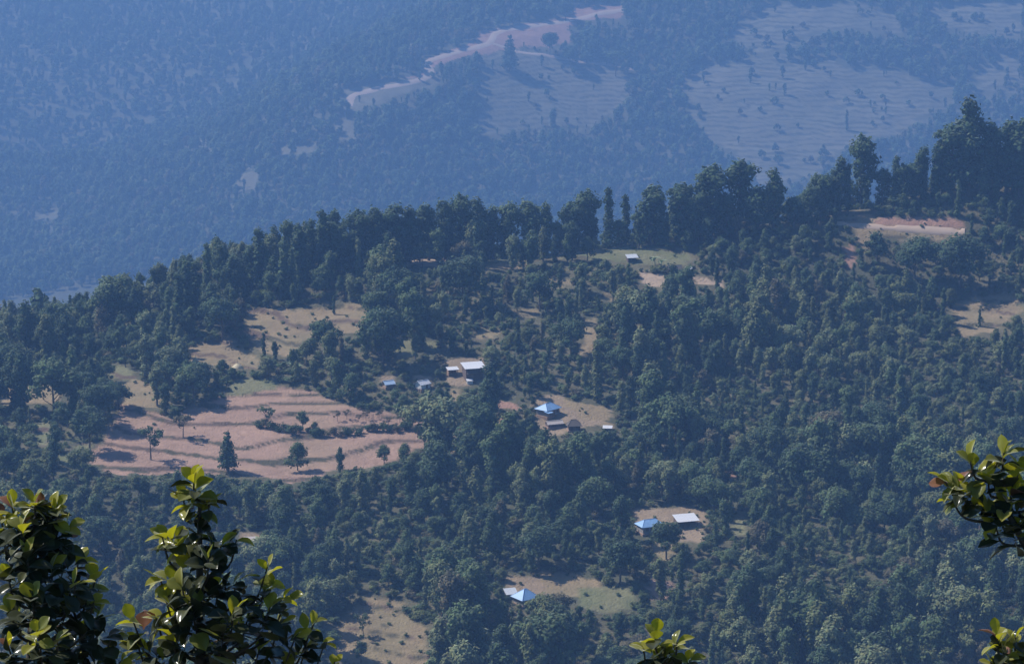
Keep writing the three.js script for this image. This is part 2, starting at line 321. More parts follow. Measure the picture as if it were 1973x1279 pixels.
// every variant has unit height 1 once scaled; built at its real height h, base at the origin
function treeShape(seed, form, count, size) {
  const rng = mulberry(seed), R = (a, b) => a + (b - a) * rng(), limbs = [], lobes = []; let h, trunkTop;
  if (form === 'round') {
    h = 10; trunkTop = 5;
    const spread = R(3.1, 3.9); lobes.push({ c: V(0, 6.4, 0), r: spread * 0.72 });
    for (let k = 0, n = 13; k < n; k++) { const a = k * 2.4 + R(-0.5, 0.5), q = R(0.3, 1.05), y = R(2.9, 8.4), w = y > 7 ? 0.55 : 1; lobes.push({ c: V(Math.cos(a) * spread * q * w, y, Math.sin(a) * spread * q * w), r: R(0.75, 1.7), sy: R(0.7, 1.2) }); }
    lobes.push({ c: V(R(-0.6, 0.6), 8.5, R(-0.6, 0.6)), r: R(1.2, 1.6) });
  } else if (form === 'tall') {
    h = 14; trunkTop = 12;
    for (let k = 0; k < 13; k++) { const y = 2.2 + k * 0.88, a = k * 2.4 + R(-0.5, 0.5), q = R(0.5, 1.5) * (k > 10 ? 0.4 : 1); lobes.push({ c: V(Math.cos(a) * q, y, Math.sin(a) * q), r: R(0.85, 1.55) * (k < 4 ? 0.8 : 1), sy: 1.15 }); }
    for (let k = 0; k < 4; k++) { const a = R(0, 6.28); lobes.push({ c: V(Math.cos(a) * R(1.2, 2), R(8.5, 12), Math.sin(a) * R(1.2, 2)), r: R(1, 1.5) }); }
  } else if (form === 'broad') {
    h = 12; trunkTop = 6.5;
    for (let k = 0; k < 15; k++) { const a = k * 2.4 + R(-0.4, 0.4), y = R(4.2, 10.2), q = R(1.6, 4.8) * (y > 8.6 ? 0.55 : 1); lobes.push({ c: V(Math.cos(a) * q, y, Math.sin(a) * q), r: R(1.4, 2.2), sy: 0.75 }); }
    lobes.push({ c: V(0, 8, 0), r: 2.8 });
  } else if (form === 'column') {
    h = 13; trunkTop = 12;
    for (let k = 0; k < 14; k++) { const y = 1.3 + k * 0.83, a = R(0, 6.28), q = R(0.1, 0.45); lobes.push({ c: V(Math.cos(a) * q, y, Math.sin(a) * q), r: R(0.6, 1.0) * (k > 11 ? 0.75 : 1), sy: 1.2 }); }
  } else if (form === 'cone') {
    h = 11; trunkTop = 10.5;
    for (let k = 0; k < 8; k++) { const y = 2.2 + k * 1.08, w = 2.3 * (1 - k / 9.5); for (let q = 0; q < 3; q++) { const a = q * 2.1 + k * 1.3; lobes.push({ c: V(Math.cos(a) * w * 0.55, y, Math.sin(a) * w * 0.55), r: w * 0.62 + 0.15, sy: 0.6 }); } }
  } else if (form === 'sparse') {
    h = 8.5; trunkTop = 4.5;
    for (let k = 0; k < 11; k++) { const a = k * 2.4, y = R(4, 7.8), q = R(0.8, 2.9); lobes.push({ c: V(Math.cos(a) * q, y, Math.sin(a) * q), r: R(0.6, 1.1) }); }
  } else if (form === 'shrub') {
    h = 2.6; trunkTop = 1.2;
    for (let k = 0; k < 8; k++) { const a = k * 2.4, q = R(0.2, 1.2); lobes.push({ c: V(Math.cos(a) * q, R(0.6, 1.9), Math.sin(a) * q), r: R(0.5, 0.85) }); }
  }
  const lean = V(R(-0.3, 0.3), 0, R(-0.3, 0.3)), tr = h * (form === 'shrub' ? 0.02 : 0.017), base0 = V(0, -0.8, 0);
  limbs.push(tube([base0, V(lean.x * 0.3, trunkTop * 0.4, lean.z * 0.3), V(lean.x, trunkTop, lean.z)], [tr * 1.5, tr * 1.1, tr * 0.5], 7));
  for (const l of lobes) { const y0 = clamp(l.c.y - l.r * 1.3 - Math.hypot(l.c.x, l.c.z) * 0.4, 0.25 * h * 0.6, trunkTop), k = y0 / trunkTop; limbs.push(tube([V(lean.x * k, y0, lean.z * k), V(lerp(lean.x * k, l.c.x, 0.55), lerp(y0, l.c.y, 0.4), lerp(lean.z * k, l.c.z, 0.55)), l.c], [tr * 0.5, tr * 0.34, tr * 0.15], 4)); }
  return { h, crown: clumps(rng, lobes, count, size), trunk: mergeGeometries(limbs) };
}
function asOne(v, bark) {   // crown and limbs in one geometry, for the wood as a mass
  const t = v.trunk.clone(), n = t.attributes.position.count, c = new Float32Array(n * 3); for (let i = 0; i < n; i++) c.set(bark, i * 3);
  t.setAttribute('color', new THREE.BufferAttribute(c, 3)); return mergeGeometries([v.crown, t]);
}
const FORMS = {
  round: [11, 12, 13, 14].map((s) => treeShape(s, 'round', 2000, 0.5)),
  tall: [21, 22, 23].map((s) => treeShape(s, 'tall', 2100, 0.5)),
  broad: [31, 32, 33].map((s) => treeShape(s, 'broad', 3000, 0.56)),
  column: [41, 42].map((s) => treeShape(s, 'column', 1400, 0.42)),
  cone: [51].map((s) => treeShape(s, 'cone', 1300, 0.5)),
  sparse: [61, 62].map((s) => treeShape(s, 'sparse', 420, 0.45)),
  shrub: [71, 72, 73].map((s) => treeShape(s, 'shrub', 420, 0.3)),
};
const farForms = [treeShape(81, 'round', 420, 1.05), treeShape(82, 'round', 420, 1.05), treeShape(83, 'tall', 420, 1.05), treeShape(84, 'broad', 560, 1.2), treeShape(85, 'tall', 420, 1.0)];
const leafLook = (name, r, g, b) => new THREE.MeshPhysicalMaterial({ name, color: lin(r, g, b), vertexColors: true, roughness: 0.95, transmission: 0.3, thickness: 0, side: THREE.DoubleSide, specularIntensity: 0.4 });
const FOLIAGE = {
  deep: leafLook('deep_green_foliage', 0.056, 0.092, 0.04), mid: leafLook('mid_green_foliage', 0.088, 0.13, 0.052), olive: leafLook('olive_foliage', 0.13, 0.155, 0.06), pale: leafLook('pale_green_foliage', 0.17, 0.2, 0.095), dry: leafLook('dry_brownish_foliage', 0.12, 0.11, 0.06),
};
const toneWord = { deep: 'dark green', mid: 'mid green', olive: 'olive green', pale: 'pale green', dry: 'brownish' };
const formWord = { round: 'rounded bushy', tall: 'tall shaggy', broad: 'broad spreading', column: 'slim columnar', cone: 'pointed conical', sparse: 'thinly leaved', shrub: 'low' };
const shortForm = { round: 'bushy', tall: 'shaggy', broad: 'spreading', column: 'columnar', cone: 'conical', sparse: 'thin', shrub: 'low' };
const formName = { round: 'broadleaf_tree', tall: 'shaggy_tree', broad: 'spreading_tree', column: 'columnar_tree', cone: 'conical_tree', sparse: 'sparse_tree', shrub: 'shrub' };
const BARK = new THREE.MeshStandardMaterial({ name: 'bark', color: lin(0.11, 0.085, 0.065), roughness: 1 });
const MASS = new THREE.MeshPhysicalMaterial({ name: 'forest_foliage', color: 0xffffff, vertexColors: true, roughness: 0.95, transmission: 0.3, thickness: 0, side: THREE.DoubleSide, specularIntensity: 0.4 });

const planted = [];   // every tree on the land: { x, z, y, form, variant, height, tone, turn, hero }
const rngT = mulberry(2024);
function spotTree(px, py, form, tallPx, tone, label, group) {   // a tree one can point to: where its foot stands and how tall it looks
  const [x, z] = crestSpot(px, py), d = Math.hypot(x, z, EYE - base(x, z));
  const height = tallPx / (1279 / 2 / Math.tan(THREE.MathUtils.degToRad(FOV / 2))) * d / 0.98, v = Math.floor(rngT() * FORMS[form].length);
  planted.push({ x, z, y: ground(x, z), form, v, height, tone, turn: rngT() * 6.28, label, group, hero: true });
}
const RIDGE = 'tall trees along the crest of the near hill';
// [foot px, foot py, form, height in px, tone, label]
const pointed = [
  [573, 906, 'round', 56, 'mid', 'lone round-crowned tree on a short bare trunk in the lower red field'],
  [655, 918, 'tall', 52, 'deep', 'dark upright tree at lower right edge of the red field'],
  [438, 912, 'cone', 86, 'deep', 'dark pointed tree at the lower edge of the red field, above the foreground shoot'],
  [512, 822, 'sparse', 46, 'mid', 'open-crowned tree at the left end of the hedge across the red field'],
  [583, 830, 'round', 38, 'mid', 'small round tree on the hedge line in the middle of the red field'],
  [606, 834, 'round', 22, 'deep', 'smallest round tree on the hedge line, right of the middle one'],
  [290, 886, 'sparse', 70, 'deep', 'crooked thin tree on the left part of the red field'],
  [352, 846, 'sparse', 50, 'dry', 'nearly bare brownish tree on a terrace bank of the red field'],
  [318, 800, 'tall', 62, 'deep', 'slim dark tree at the upper left corner of the red field'],
  [302, 785, 'tall', 84, 'pale', 'pale green upright tree left of the red field'],
  [205, 738, 'round', 42, 'mid', 'round tree alone on dry grass at the far left'],
  [172, 868, 'broad', 84, 'deep', 'lowest of the dark spreading trees left of the red field, on a visible trunk'],
  [190, 826, 'broad', 86, 'deep', 'largest dark spreading tree left of the red field'],
  [228, 790, 'broad', 60, 'deep', 'dark spreading tree nearest the left edge of the red field'],
  [165, 772, 'broad', 62, 'deep', 'uppermost dark spreading tree of the clump left of the red field'],
  [104, 892, 'tall', 74, 'deep', 'dark upright tree left of the dry grass below the spreading clump'],
  [326, 752, 'broad', 58, 'deep', 'dark dome-shaped tree above the red field, left one of the pair'],
  [384, 750, 'broad', 56, 'deep', 'dark dome-shaped tree above the red field, right one of the pair'],
  [428, 730, 'round', 36, 'deep', 'small dark tree right of the pair above the red field'],
  [626, 694, 'broad', 80, 'deep', 'dark domed tree below the upper dry terraces'],
  [508, 692, 'column', 52, 'deep', 'slim dark tree on the left rim of the upper dry terraces'],
  [530, 700, 'tall', 42, 'deep', 'short shaggy tree beside the slim one under the dry terraces'],
  [428, 656, 'broad', 88, 'deep', 'large dark tree left of the upper dry terraces'],
  [643, 606, 'column', 36, 'deep', 'thin pole-like tree standing in the upper dry terraces'],
  [738, 712, 'broad', 118, 'deep', 'largest dark tree between the dry terraces and the village'],
  [765, 612, 'broad', 96, 'deep', 'dark tree at the right end of the upper dry terraces'],
  [892, 596, 'broad', 106, 'deep', 'big dark domed tree below the pale strip on the crest'],
  [1040, 600, 'broad', 80, 'deep', 'dark domed tree below the grassy crest bench'],
  [1100, 690, 'broad', 74, 'deep', 'dark domed tree beside the strip of dry earth'],
  [865, 880, 'cone', 64, 'deep', 'dark pointed tree beyond the right end of the red field'],
  [948, 984, 'column', 92, 'deep', 'dark columnar tree in the wood below the village'],
  [1284, 1080, 'broad', 78, 'deep', 'flat-topped tree on a clear trunk before the blue-roofed farmhouse'],
  [1132, 502, 'round', 48, 'deep', 'lone round tree on the grassy bench of the crest'],
  [1690, 514, 'round', 68, 'deep', 'round dark tree under the cut road, left one'],
  [1762, 548, 'broad', 98, 'deep', 'wide dark tree under the cut road'],
  [1850, 560, 'broad', 104, 'deep', 'wide dark tree under the right end of the cut road'],
  [1888, 628, 'column', 34, 'deep', 'single thin tree standing in the dry patch by the right edge'],
  [740, 892, 'round', 38, 'mid', 'left of two pale round trees at the lower right of the red field'],
  [780, 896, 'round', 42, 'mid', 'right of two pale round trees at the lower right of the red field'],
  [695, 1278, 'round', 44, 'deep', 'round dark tree in the bottom red clearing'],
  [700, 1232, 'sparse', 46, 'deep', 'thin dark tree behind the round one in the bottom clearing'],
  [890, 1218, 'broad', 112, 'deep', 'huge dark spreading tree left of the blue pyramid-roofed house'],
  [1075, 1210, 'broad', 62, 'dry', 'greyish spreading tree below the blue pyramid-roofed house'],
  [1195, 1130, 'broad', 92, 'deep', 'very dark spreading tree below the blue-roofed farmhouse'],
];
for (const [a, b, f, h, t, l] of pointed) spotTree(a, b, f, h, t, l);
const crest = [[1660, 402, 142, 'tall'], [1620, 412, 104, 'tall'], [1490, 444, 116, 'tall'], [1422, 446, 136, 'tall'], [1370, 458, 138, 'tall'], [1310, 470, 112, 'tall'], [1252, 474, 114, 'tall'], [1205, 474, 98, 'column'], [1172, 480, 118, 'column'], [1132, 478, 116, 'tall'], [1096, 478, 96, 'tall'], [1052, 484, 100, 'tall'], [1018, 486, 106, 'tall'], [985, 490, 108, 'tall'], [950, 494, 104, 'tall'], [918, 496, 118, 'tall'], [888, 500, 128, 'tall'], [856, 500, 112, 'tall'], [826, 504, 108, 'tall'], [790, 508, 108, 'tall'], [758, 508, 112, 'tall'], [724, 514, 108, 'tall'], [690, 518, 112, 'tall'], [664, 524, 92, 'column'], [640, 528, 98, 'tall'], [622, 534, 128, 'column'], [600, 538, 112, 'column'], [577, 548, 112, 'column'], [548, 574, 112, 'column'], [562, 564, 86, 'column'], [500, 562, 122, 'column'], [516, 566, 82, 'column'], [450, 584, 90, 'tall'], [398, 606, 116, 'column'], [376, 616, 112, 'column'], [362, 626, 124, 'column'], [345, 636, 112, 'column'], [326, 656, 104, 'column'], [408, 640, 92, 'tall'], [1700, 400, 74, 'tall'], [1742, 394, 78, 'tall'], [1776, 384, 94, 'tall'], [1802, 384, 104, 'column'], [1830, 376, 134, 'tall'], [1866, 380, 182, 'tall'], [1902, 374, 134, 'tall'], [1940, 374, 136, 'tall'], [1966, 384, 144, 'tall'], [1560, 434, 72, 'round'], [1530, 444, 64, 'round'], [1345, 470, 90, 'tall'], [1460, 450, 88, 'round'], [1590, 424, 84, 'tall'], [870, 500, 96, 'column'], [740, 512, 86, 'column'], [1035, 486, 84, 'column'], [970, 492, 88, 'column'], [1275, 474, 88, 'column'], [30, 744, 72, 'column'], [56, 744, 62, 'column']];
const ordinals = ['first', 'second', 'third', 'fourth', 'fifth', 'sixth', 'seventh', 'eighth', 'ninth', 'tenth', 'eleventh', 'twelfth', 'thirteenth', 'fourteenth', 'fifteenth', 'sixteenth', 'seventeenth', 'eighteenth', 'nineteenth', 'twentieth'];
for (const [px, py, h] of [[1575, 428, 104], [1605, 420, 92], [1640, 408, 118], [1680, 404, 108], [1720, 398, 100], [1758, 390, 100], [1790, 386, 98], [1815, 380, 116], [1848, 378, 140], [1884, 378, 142], [1920, 376, 142], [1955, 376, 142], [1150, 480, 98], [1190, 478, 88], [1230, 476, 100], [1290, 474, 102], [1330, 472, 112], [1395, 456, 122], [1445, 450, 112], [1115, 480, 102], [1075, 482, 92], [770, 510, 96], [810, 507, 96], [845, 502, 100], [905, 499, 104], [935, 496, 96], [705, 518, 92], [675, 524, 86], [650, 528, 88], [590, 544, 92], [530, 568, 76], [480, 574, 72], [465, 582, 76], [430, 594, 80]]) crest.push([px + (rngT() - 0.5) * 22, py, h * (0.55 + 0.5 * rngT()), rngT() < 0.6 ? 'tall' : 'column']);
crest.sort((a, b) => a[0] - b[0]);
{
  const seenForm = {};
  for (const [px, py, h, form] of crest) {
    const zone = py > 700 ? 'at the far left edge above the dry grass' : px < 460 ? 'in the row left of the upper dry terraces' : px < 700 ? 'on the crest above the upper dry terraces' : px < 1160 ? 'on the crest above the village' : px < 1560 ? 'on the crest right of its grassy bench' : 'on the crest above the cut road';
    const k = (seenForm[form + zone] = (seenForm[form + zone] ?? 0) + 1);
    spotTree(px, py, form, h, rngT() < 0.75 ? 'deep' : 'mid', `${ordinals[k - 1]} ${formWord[form]} tree from the left ${zone}`, RIDGE);
    planted[planted.length - 1].fat = (form === 'column' ? 1.2 : 1.12) * (0.85 + 0.4 * rngT());
  }
}
{
  const hedge = [[500, 824], [560, 836], [640, 840], [700, 834], [760, 828], [824, 832]];
  for (let k = 0; k < 30; k++) {
    const t = k / 29 * (hedge.length - 1), i = Math.min(hedge.length - 2, Math.floor(t)), f = t - i, px = lerp(hedge[i][0], hedge[i + 1][0], f) + (rngT() - 0.5) * 8, py = lerp(hedge[i][1], hedge[i + 1][1], f) + (rngT() - 0.5) * 4;
    spotTree(px, py, 'shrub', 10 + rngT() * 10, rngT() < 0.7 ? 'deep' : 'dry', 'low dark shrub in the hedge row across the red field', 'shrubs of the hedge row across the red field');
  }
  for (const [q, [px, py]] of [[650, 812], [668, 808], [690, 815], [705, 806], [730, 812], [748, 818], [770, 815], [795, 820]].entries()) spotTree(px, py, 'sparse', 16 + rngT() * 8, 'dry', `${ordinals[q]} small twiggy bush from the left behind the hedge row`, 'twiggy bushes behind the hedge row');
}
// trees of the far hillside that stand out
for (const [px, py, form, h, tone, label] of [[982, 138, 'cone', 76, 'deep', 'lone dark pointed tree on the hazy far spur below the pale road'], [1186, 146, 'sparse', 56, 'mid', 'single thin tree on the right of the hazy far grass slope'], [1090, 40, 'broad', 40, 'deep', 'dark clump-like tree beside the pale road on the hazy far spur'], [1060, 104, 'broad', 44, 'deep', 'dark spreading tree just below the pale road on the far spur'], [1100, 130, 'broad', 44, 'deep', 'lower dark spreading tree below the pale road on the far spur'], [1632, 250, 'column', 40, 'deep', 'thin lone tree among the hazy far terraces'], [1066, 252, 'tall', 44, 'deep', 'dark upright tree at the foot of the far grass slope']]) {
  const [x, z] = sighted(px, py, 1900), d = Math.hypot(x, z, EYE - base(x, z));
  planted.push({ x, z, y: ground(x, z), form, v: 0, height: h / 5363 * d, tone, turn: rngT() * 6.28, label, hero: true });
}

// the wood that fills the slopes between
const heroes = planted.slice();
const WIDE = { round: 0.36, tall: 0.2, broad: 0.42, column: 0.11, cone: 0.2, sparse: 0.34, shrub: 0.55 };
function blocks(x, y, z, limit) {   // does a crown here stand before open ground?
  for (const o of sightlines(x, y, z, limit)) if (o) return true;
  return false;
}
function* sightlines(x, y, z, limit) { const v = V(x, y, z).sub(eye).normalize(), hit = march(v, -z + 4, 6); yield hit && -hit[1] < limit ? opening(hit[0], hit[1], false) : null; }
const heroGrid = heroes.filter((h) => h.form !== 'shrub').map((h) => [h.x, h.z, h.height * WIDE[h.form] * 0.8 + 1.2]);
const scrub = [[770, 520], [1200, 515], [1190, 640], [1160, 770], [960, 790], [830, 760], [790, 640]].map(([a, b]) => sighted(a, b));
const nearWood = [], homes = [[912, 727], [872, 722], [814, 748], [748, 746], [1056, 799], [1068, 822], [1106, 830], [1171, 827], [1252, 1024], [1328, 1013], [1012, 1164], [1218, 503], [1300, 526], [482, 1050]].map(([a, b]) => sighted(a, b));
{
  const rng = mulberry(77), s = 6.1;
  for (let d = 655; d < 1225; d += s) for (let x = -(d * 0.2 + 60); x < d * 0.2 + 60; x += s) {
    const X = x + (rng() - 0.5) * s * 0.9, D = d + (rng() - 0.5) * s * 0.9, z = -D, a = rng(), b = rng(), c = rng(), e = rng();
    if (opening(X, z, false) || D > (X < -90 ? 1225 : 1135)) continue;
    const stand = fbm(X / 38 + 2, D / 38), tint = fbm(X / 24 + 40, D / 24 + 7);
    let form = a < 0.28 ? 'round' : a < 0.68 ? 'tall' : a < 0.77 ? 'broad' : a < 0.9 ? 'column' : a < 0.95 ? 'sparse' : 'shrub';
    if (stand > 0.58 && form === 'round' && b < 0.5) form = 'tall';
    let height = { round: lerp(5.5, 12, b), tall: lerp(8, 16, b), broad: lerp(8, 15, b), column: lerp(7, 15, b), sparse: lerp(5, 9, b), shrub: lerp(2, 3.6, b) }[form] * lerp(0.6, 1.3, stand) * (D > 1020 ? (form === 'broad' ? 0.8 : 1.1) : 1) * (X < -120 && D > 1000 ? 0.8 : 1);
    const scrubby = inside(scrub, X, z) ? 1 : 0;
    if (scrubby) height *= 0.66; else if (stand > 0.56 && D < 1020) { if (rng() < 0.35) continue; height *= 1.4; } else if (stand < 0.4) height *= 0.72;
    const y = base(X, z);
    if (heroGrid.some(([hx, hz, r]) => Math.hypot(hx - X, hz - z) < r)) continue;
    for (const k of [1, 0.7]) { const o = opening(X - SUN.x / SUN.y * height * k, z - SUN.z / SUN.y * height * k, false); if (o && (o.kind === RED || o.kind === YARD || o.kind === PALE || o.kind === ROAD) && D < 1110 && b < 0.8) { height *= 0.5; break; } }   // open ground is mostly in the sun
    const wide = height * WIDE[form] * 0.6;
    if (height > 4.5 && homes.some(([hx, hz]) => Math.hypot(hx - X, hz - z) < 10 || Math.hypot(hx - 9 - X, hz - 3 - z) < 8)) { height *= 0.35; if (c < 0.6) continue; }
    if (D < 1100 && (blocks(X, y + height * 0.9, z, 1130) || blocks(X, y + height * 0.5, z, 1130) || blocks(X - wide, y + height * 0.65, z, 1130) || blocks(X + wide, y + height * 0.65, z, 1130))) { height *= 0.45; if (blocks(X, y + height * 0.9, z, 1130)) { if (c < 0.5) continue; form = 'shrub'; height = lerp(1.2, 2.4, b); if (blocks(X, y + height, z, 1130)) continue; } }
    const tone = (scrubby ? e > 0.75 : tint > 0.54 ? e < 0.8 : tint > 0.44 ? e < 0.45 : e < 0.15) ? (c < 0.7 ? 'deep' : 'mid') : c < 0.35 ? 'mid' : c < 0.66 ? 'olive' : c < 0.95 ? 'pale' : 'dry';
    nearWood.push({ x: X, z, y, form, v: Math.floor(rng() * FORMS[form].length), height, tone, turn: rng() * 6.28 });
  }
}
console.log('near wood', nearWood.length);

// which of them show largest: a coarse count of what each crown covers, nearest first
{
  const W = 494, H = 320, free = new Uint8Array(W * H).fill(1);
  for (const [x0, y0, x1, y1] of [[0, 950, 220, 1279], [270, 900, 440, 1279], [440, 1080, 640, 1279]]) for (let j = y0 >> 2; j < y1 >> 2; j++) for (let i = x0 >> 2; i < x1 >> 2; i++) free[j * W + i] = 0;
  const all = [...nearWood, ...heroes].sort((a, b) => b.z - a.z);
  for (const t of all) {
    const [px, py] = project(t.x, t.y + t.height * 0.62, t.z), k = 5363 / -t.z / 4, rx = t.height * WIDE[t.form] * k, ry = t.height * 0.38 * k; t.shows = 0; t.px = px; t.py = py;
    for (let j = Math.max(0, Math.floor(py / 4 - ry)); j < Math.min(H, py / 4 + ry); j++) for (let i = Math.max(0, Math.floor(px / 4 - rx)); i < Math.min(W, px / 4 + rx); i++) if (((i - px / 4) / rx) ** 2 + ((j - py / 4) / ry) ** 2 < 1 && free[j * W + i]) { free[j * W + i] = 0; t.shows++; }
  }
}
const singled = nearWood.filter((t) => t.form !== 'shrub').sort((a, b) => b.shows - a.shows).slice(0, 230);
for (const t of singled) t.single = true;
{
  const marks = [[905, 710, 'the brown two-storey farmhouse'], [815, 738, 'the small white hut'], [748, 735, 'the small blue-roofed hut'], [1055, 782, 'the blue-roofed village house'], [1105, 810, 'the thatched hut'], [1170, 820, 'the tiny white-roofed shelter'], [1250, 1005, 'the blue-roofed farmhouse'], [1325, 996, 'the white-roofed open shed'], [1010, 1140, 'the blue pyramid-roofed house'], [500, 830, 'the red field'], [590, 620, 'the upper dry terraces'], [740, 1230, 'the bottom red clearing'], [1165, 1155, 'the grassy clearing'], [1740, 440, 'the cut road'], [1900, 605, 'the right-edge dry patch'], [1215, 495, 'the grey shelter on the crest'], [1425, 1005, 'the small grass patch'], [1132, 490, 'the lone crest tree'], [1635, 490, 'the orange earth scar'], [1412, 905, 'the small bare scar'], [1270, 1235, 'the bottom leaf tuft'], [1880, 950, 'the foreground branch at the right'], [100, 1050, 'the foreground bush at the left'], [480, 1037, 'the half-hidden grey roof']];
  const buckets = new Map();
  for (const t of singled) {
    let best = null; for (const m of marks) { const q = Math.hypot(t.px - m[0], t.py - m[1]); if (!best || q < best[0]) best = [q, m]; }
    const dx = t.px - best[1][0], dy = t.py - best[1][1], side = Math.abs(dx) > 2.2 * Math.abs(dy) ? (dx < 0 ? 'left of' : 'right of') : Math.abs(dy) > 2.2 * Math.abs(dx) ? (dy < 0 ? 'above' : 'below') : `${dy < 0 ? 'up' : 'down'} and ${dx < 0 ? 'left' : 'right'} from`;
    const key = `${shortForm[t.form]}|${toneWord[t.tone]}|${side} ${best[1][2]}`; if (!buckets.has(key)) buckets.set(key, []); buckets.get(key).push([best[0], t]);
  }
  const near = ['nearest', 'second nearest', 'third nearest', 'fourth nearest', 'fifth nearest', 'sixth nearest', 'seventh nearest', 'eighth nearest', 'ninth nearest', 'tenth nearest', 'eleventh nearest', 'twelfth nearest'];
  for (const [key, list] of buckets) { const [f, c, where] = key.split('|'); list.sort((a, b) => a[0] - b[0]).forEach(([, t], i) => { t.label = `${f} ${c} tree${list.length > 1 ? ', ' + near[Math.min(i, 11)] : ''} ${where}`; t.group = 'single trees of the near wood'; }); }
}
const crownMat = (t) => FOLIAGE[t.tone];
const built = new Map();
for (const t of [...heroes, ...singled]) {
  const shape = FORMS[t.form][t.v % FORMS[t.form].length], key = t.form + t.v + t.tone, s = t.height / shape.h;
  let o;
  if (built.has(key)) o = built.get(key).clone();
  else { o = new THREE.Group(); part('trunk', shape.trunk, BARK, o); part('crown', shape.crown, crownMat(t), o); built.set(key, o); }
  o.name = numbered(formName[t.form]); o.position.set(t.x, t.y, t.z); o.rotation.y = t.turn; o.scale.set(s * (t.fat ?? 1), s, s * (t.fat ?? 1));
  o.userData = { label: t.label, category: t.form === 'shrub' ? 'shrub' : 'tree' }; if (t.group) o.userData.group = t.group;
  scene.add(o);
}
function massOf(parent, name, geometry, list, heightOf, tint) {
  const m = new THREE.InstancedMesh(geometry, MASS, list.length), q = new THREE.Matrix4(), e = new THREE.Euler(), c = new THREE.Color();
  list.forEach((t, i) => { const s = t.height / heightOf; e.set(0, t.turn, 0); q.compose(V(t.x, t.y, t.z), new THREE.Quaternion().setFromEuler(e), V(s * (t.fat ?? 1), s, s * (t.fat ?? 1))); m.setMatrixAt(i, q); tint(c, t); m.setColorAt(i, c); });
  m.name = name; m.castShadow = m.receiveShadow = true; parent.add(m);
}
const woodBark = [1.1, 0.75, 1.4];
const tintRng = mulberry(5), tintOf = (c, t) => { c.copy(FOLIAGE[t.tone].color).multiplyScalar(0.85 + 0.3 * tintRng()); };
{
  const wood = new THREE.Group(); wood.name = 'forest'; wood.userData = { kind: 'stuff', label: 'dense mixed green wood covering the near hillside', category: 'forest' }; scene.add(wood);
  for (const form of Object.keys(FORMS)) FORMS[form].forEach((shape, v) => { const list = nearWood.filter((t) => !t.single && t.form === form && t.v === v); if (list.length) massOf(wood, form === 'shrub' ? 'undergrowth' : 'foliage', asOne(shape, woodBark), list, shape.h, tintOf); });
}
// ground cover between the trunks
{
  const rng = mulberry(99), list = [[], [], []];
  for (let k = 0; k < 17000; k++) {
    const d = 690 + 390 * rng(), x = (rng() * 2 - 1) * (d * 0.19 + 8), z = -d, a = rng(), o = opening(x, z, false);
    if (o && (o.kind === RED ? a > 0.012 : a > 0.16)) continue;
    const height = o ? lerp(0.5, 1.2, rng()) : lerp(1, 2.8, rng()); const y = ground(x, z);
    if (!o && blocks(x, y + height * 0.9, z, 1130)) continue;
    list[k % 3].push({ x, z, y, height, turn: rng() * 6.28, fat: lerp(0.9, 1.5, rng()), tone: a < 0.4 ? 'mid' : a < 0.7 ? 'olive' : a < 0.9 ? 'deep' : 'dry' });
  }
  const cover = new THREE.Group(); cover.name = 'undergrowth'; cover.userData = { kind: 'stuff', label: 'low scrub and undergrowth between the trees of the near hill', category: 'undergrowth' }; scene.add(cover);
  list.forEach((l, v) => massOf(cover, 'foliage', asOne(FORMS.shrub[v], woodBark), l, FORMS.shrub[v].h, tintOf));
}
// the far wood, hazy with distance
{
  const rng = mulberry(123), lists = farForms.map(() => []);
  const fill = (d0, d1, s, keep) => {
    for (let d = d0; d < d1; d += s) for (let x = -(d * 0.2 + 40); x < d * 0.2 + 40; x += s) {
      const X = x + (rng() - 0.5) * s, D = d + (rng() - 0.5) * s, a = rng(), b = rng(), c = rng(), e = rng(), v = Math.floor(rng() * farForms.length);
      if (rng() > keep) continue;
      const o = opening(X, -D, true), stand = fbm(X / 110, D / 110 + 8);
      if (o && (o.kind === SCAR || a > 0.05 + 0.7 * clamp(fbm(X / 45 + 6, D / 45) * 4 - 2.35, 0, 1))) continue;
      let height = lerp(10, 24, b) * lerp(0.7, 1.3, stand) * (o ? 0.6 : 1) * (v === 2 || v === 4 ? 1.25 : 1); const y = ground(X, -D);
      if (!o && D < 4640 && blocks(X, y + height * 0.8, -D, 4660)) { height *= 0.4; if (blocks(X, y + height * 0.8, -D, 4660) && e < 0.7) continue; }
      lists[v].push({ x: X, z: -D, y, height, turn: rng() * 6.28, tone: e < 0.5 ? 'deep' : e < 0.8 ? 'mid' : c < 0.6 ? 'olive' : 'dry' });
    }
  };
  fill(1150, 1260, 8, 0.9); fill(3560, 4660, 12.4, 0.97); fill(4660, 6100, 18, 0.95);
  const wood = new THREE.Group(); wood.name = 'far_forest'; wood.userData = { kind: 'stuff', label: 'hazy blue-green wood on the far hillside across the valley', category: 'forest' }; scene.add(wood);
  farForms.forEach((f, v) => massOf(wood, 'foliage', asOne(f, woodBark), lists[v], f.h, tintOf));
  console.log('far wood', lists.map((l) => l.length).join());
}

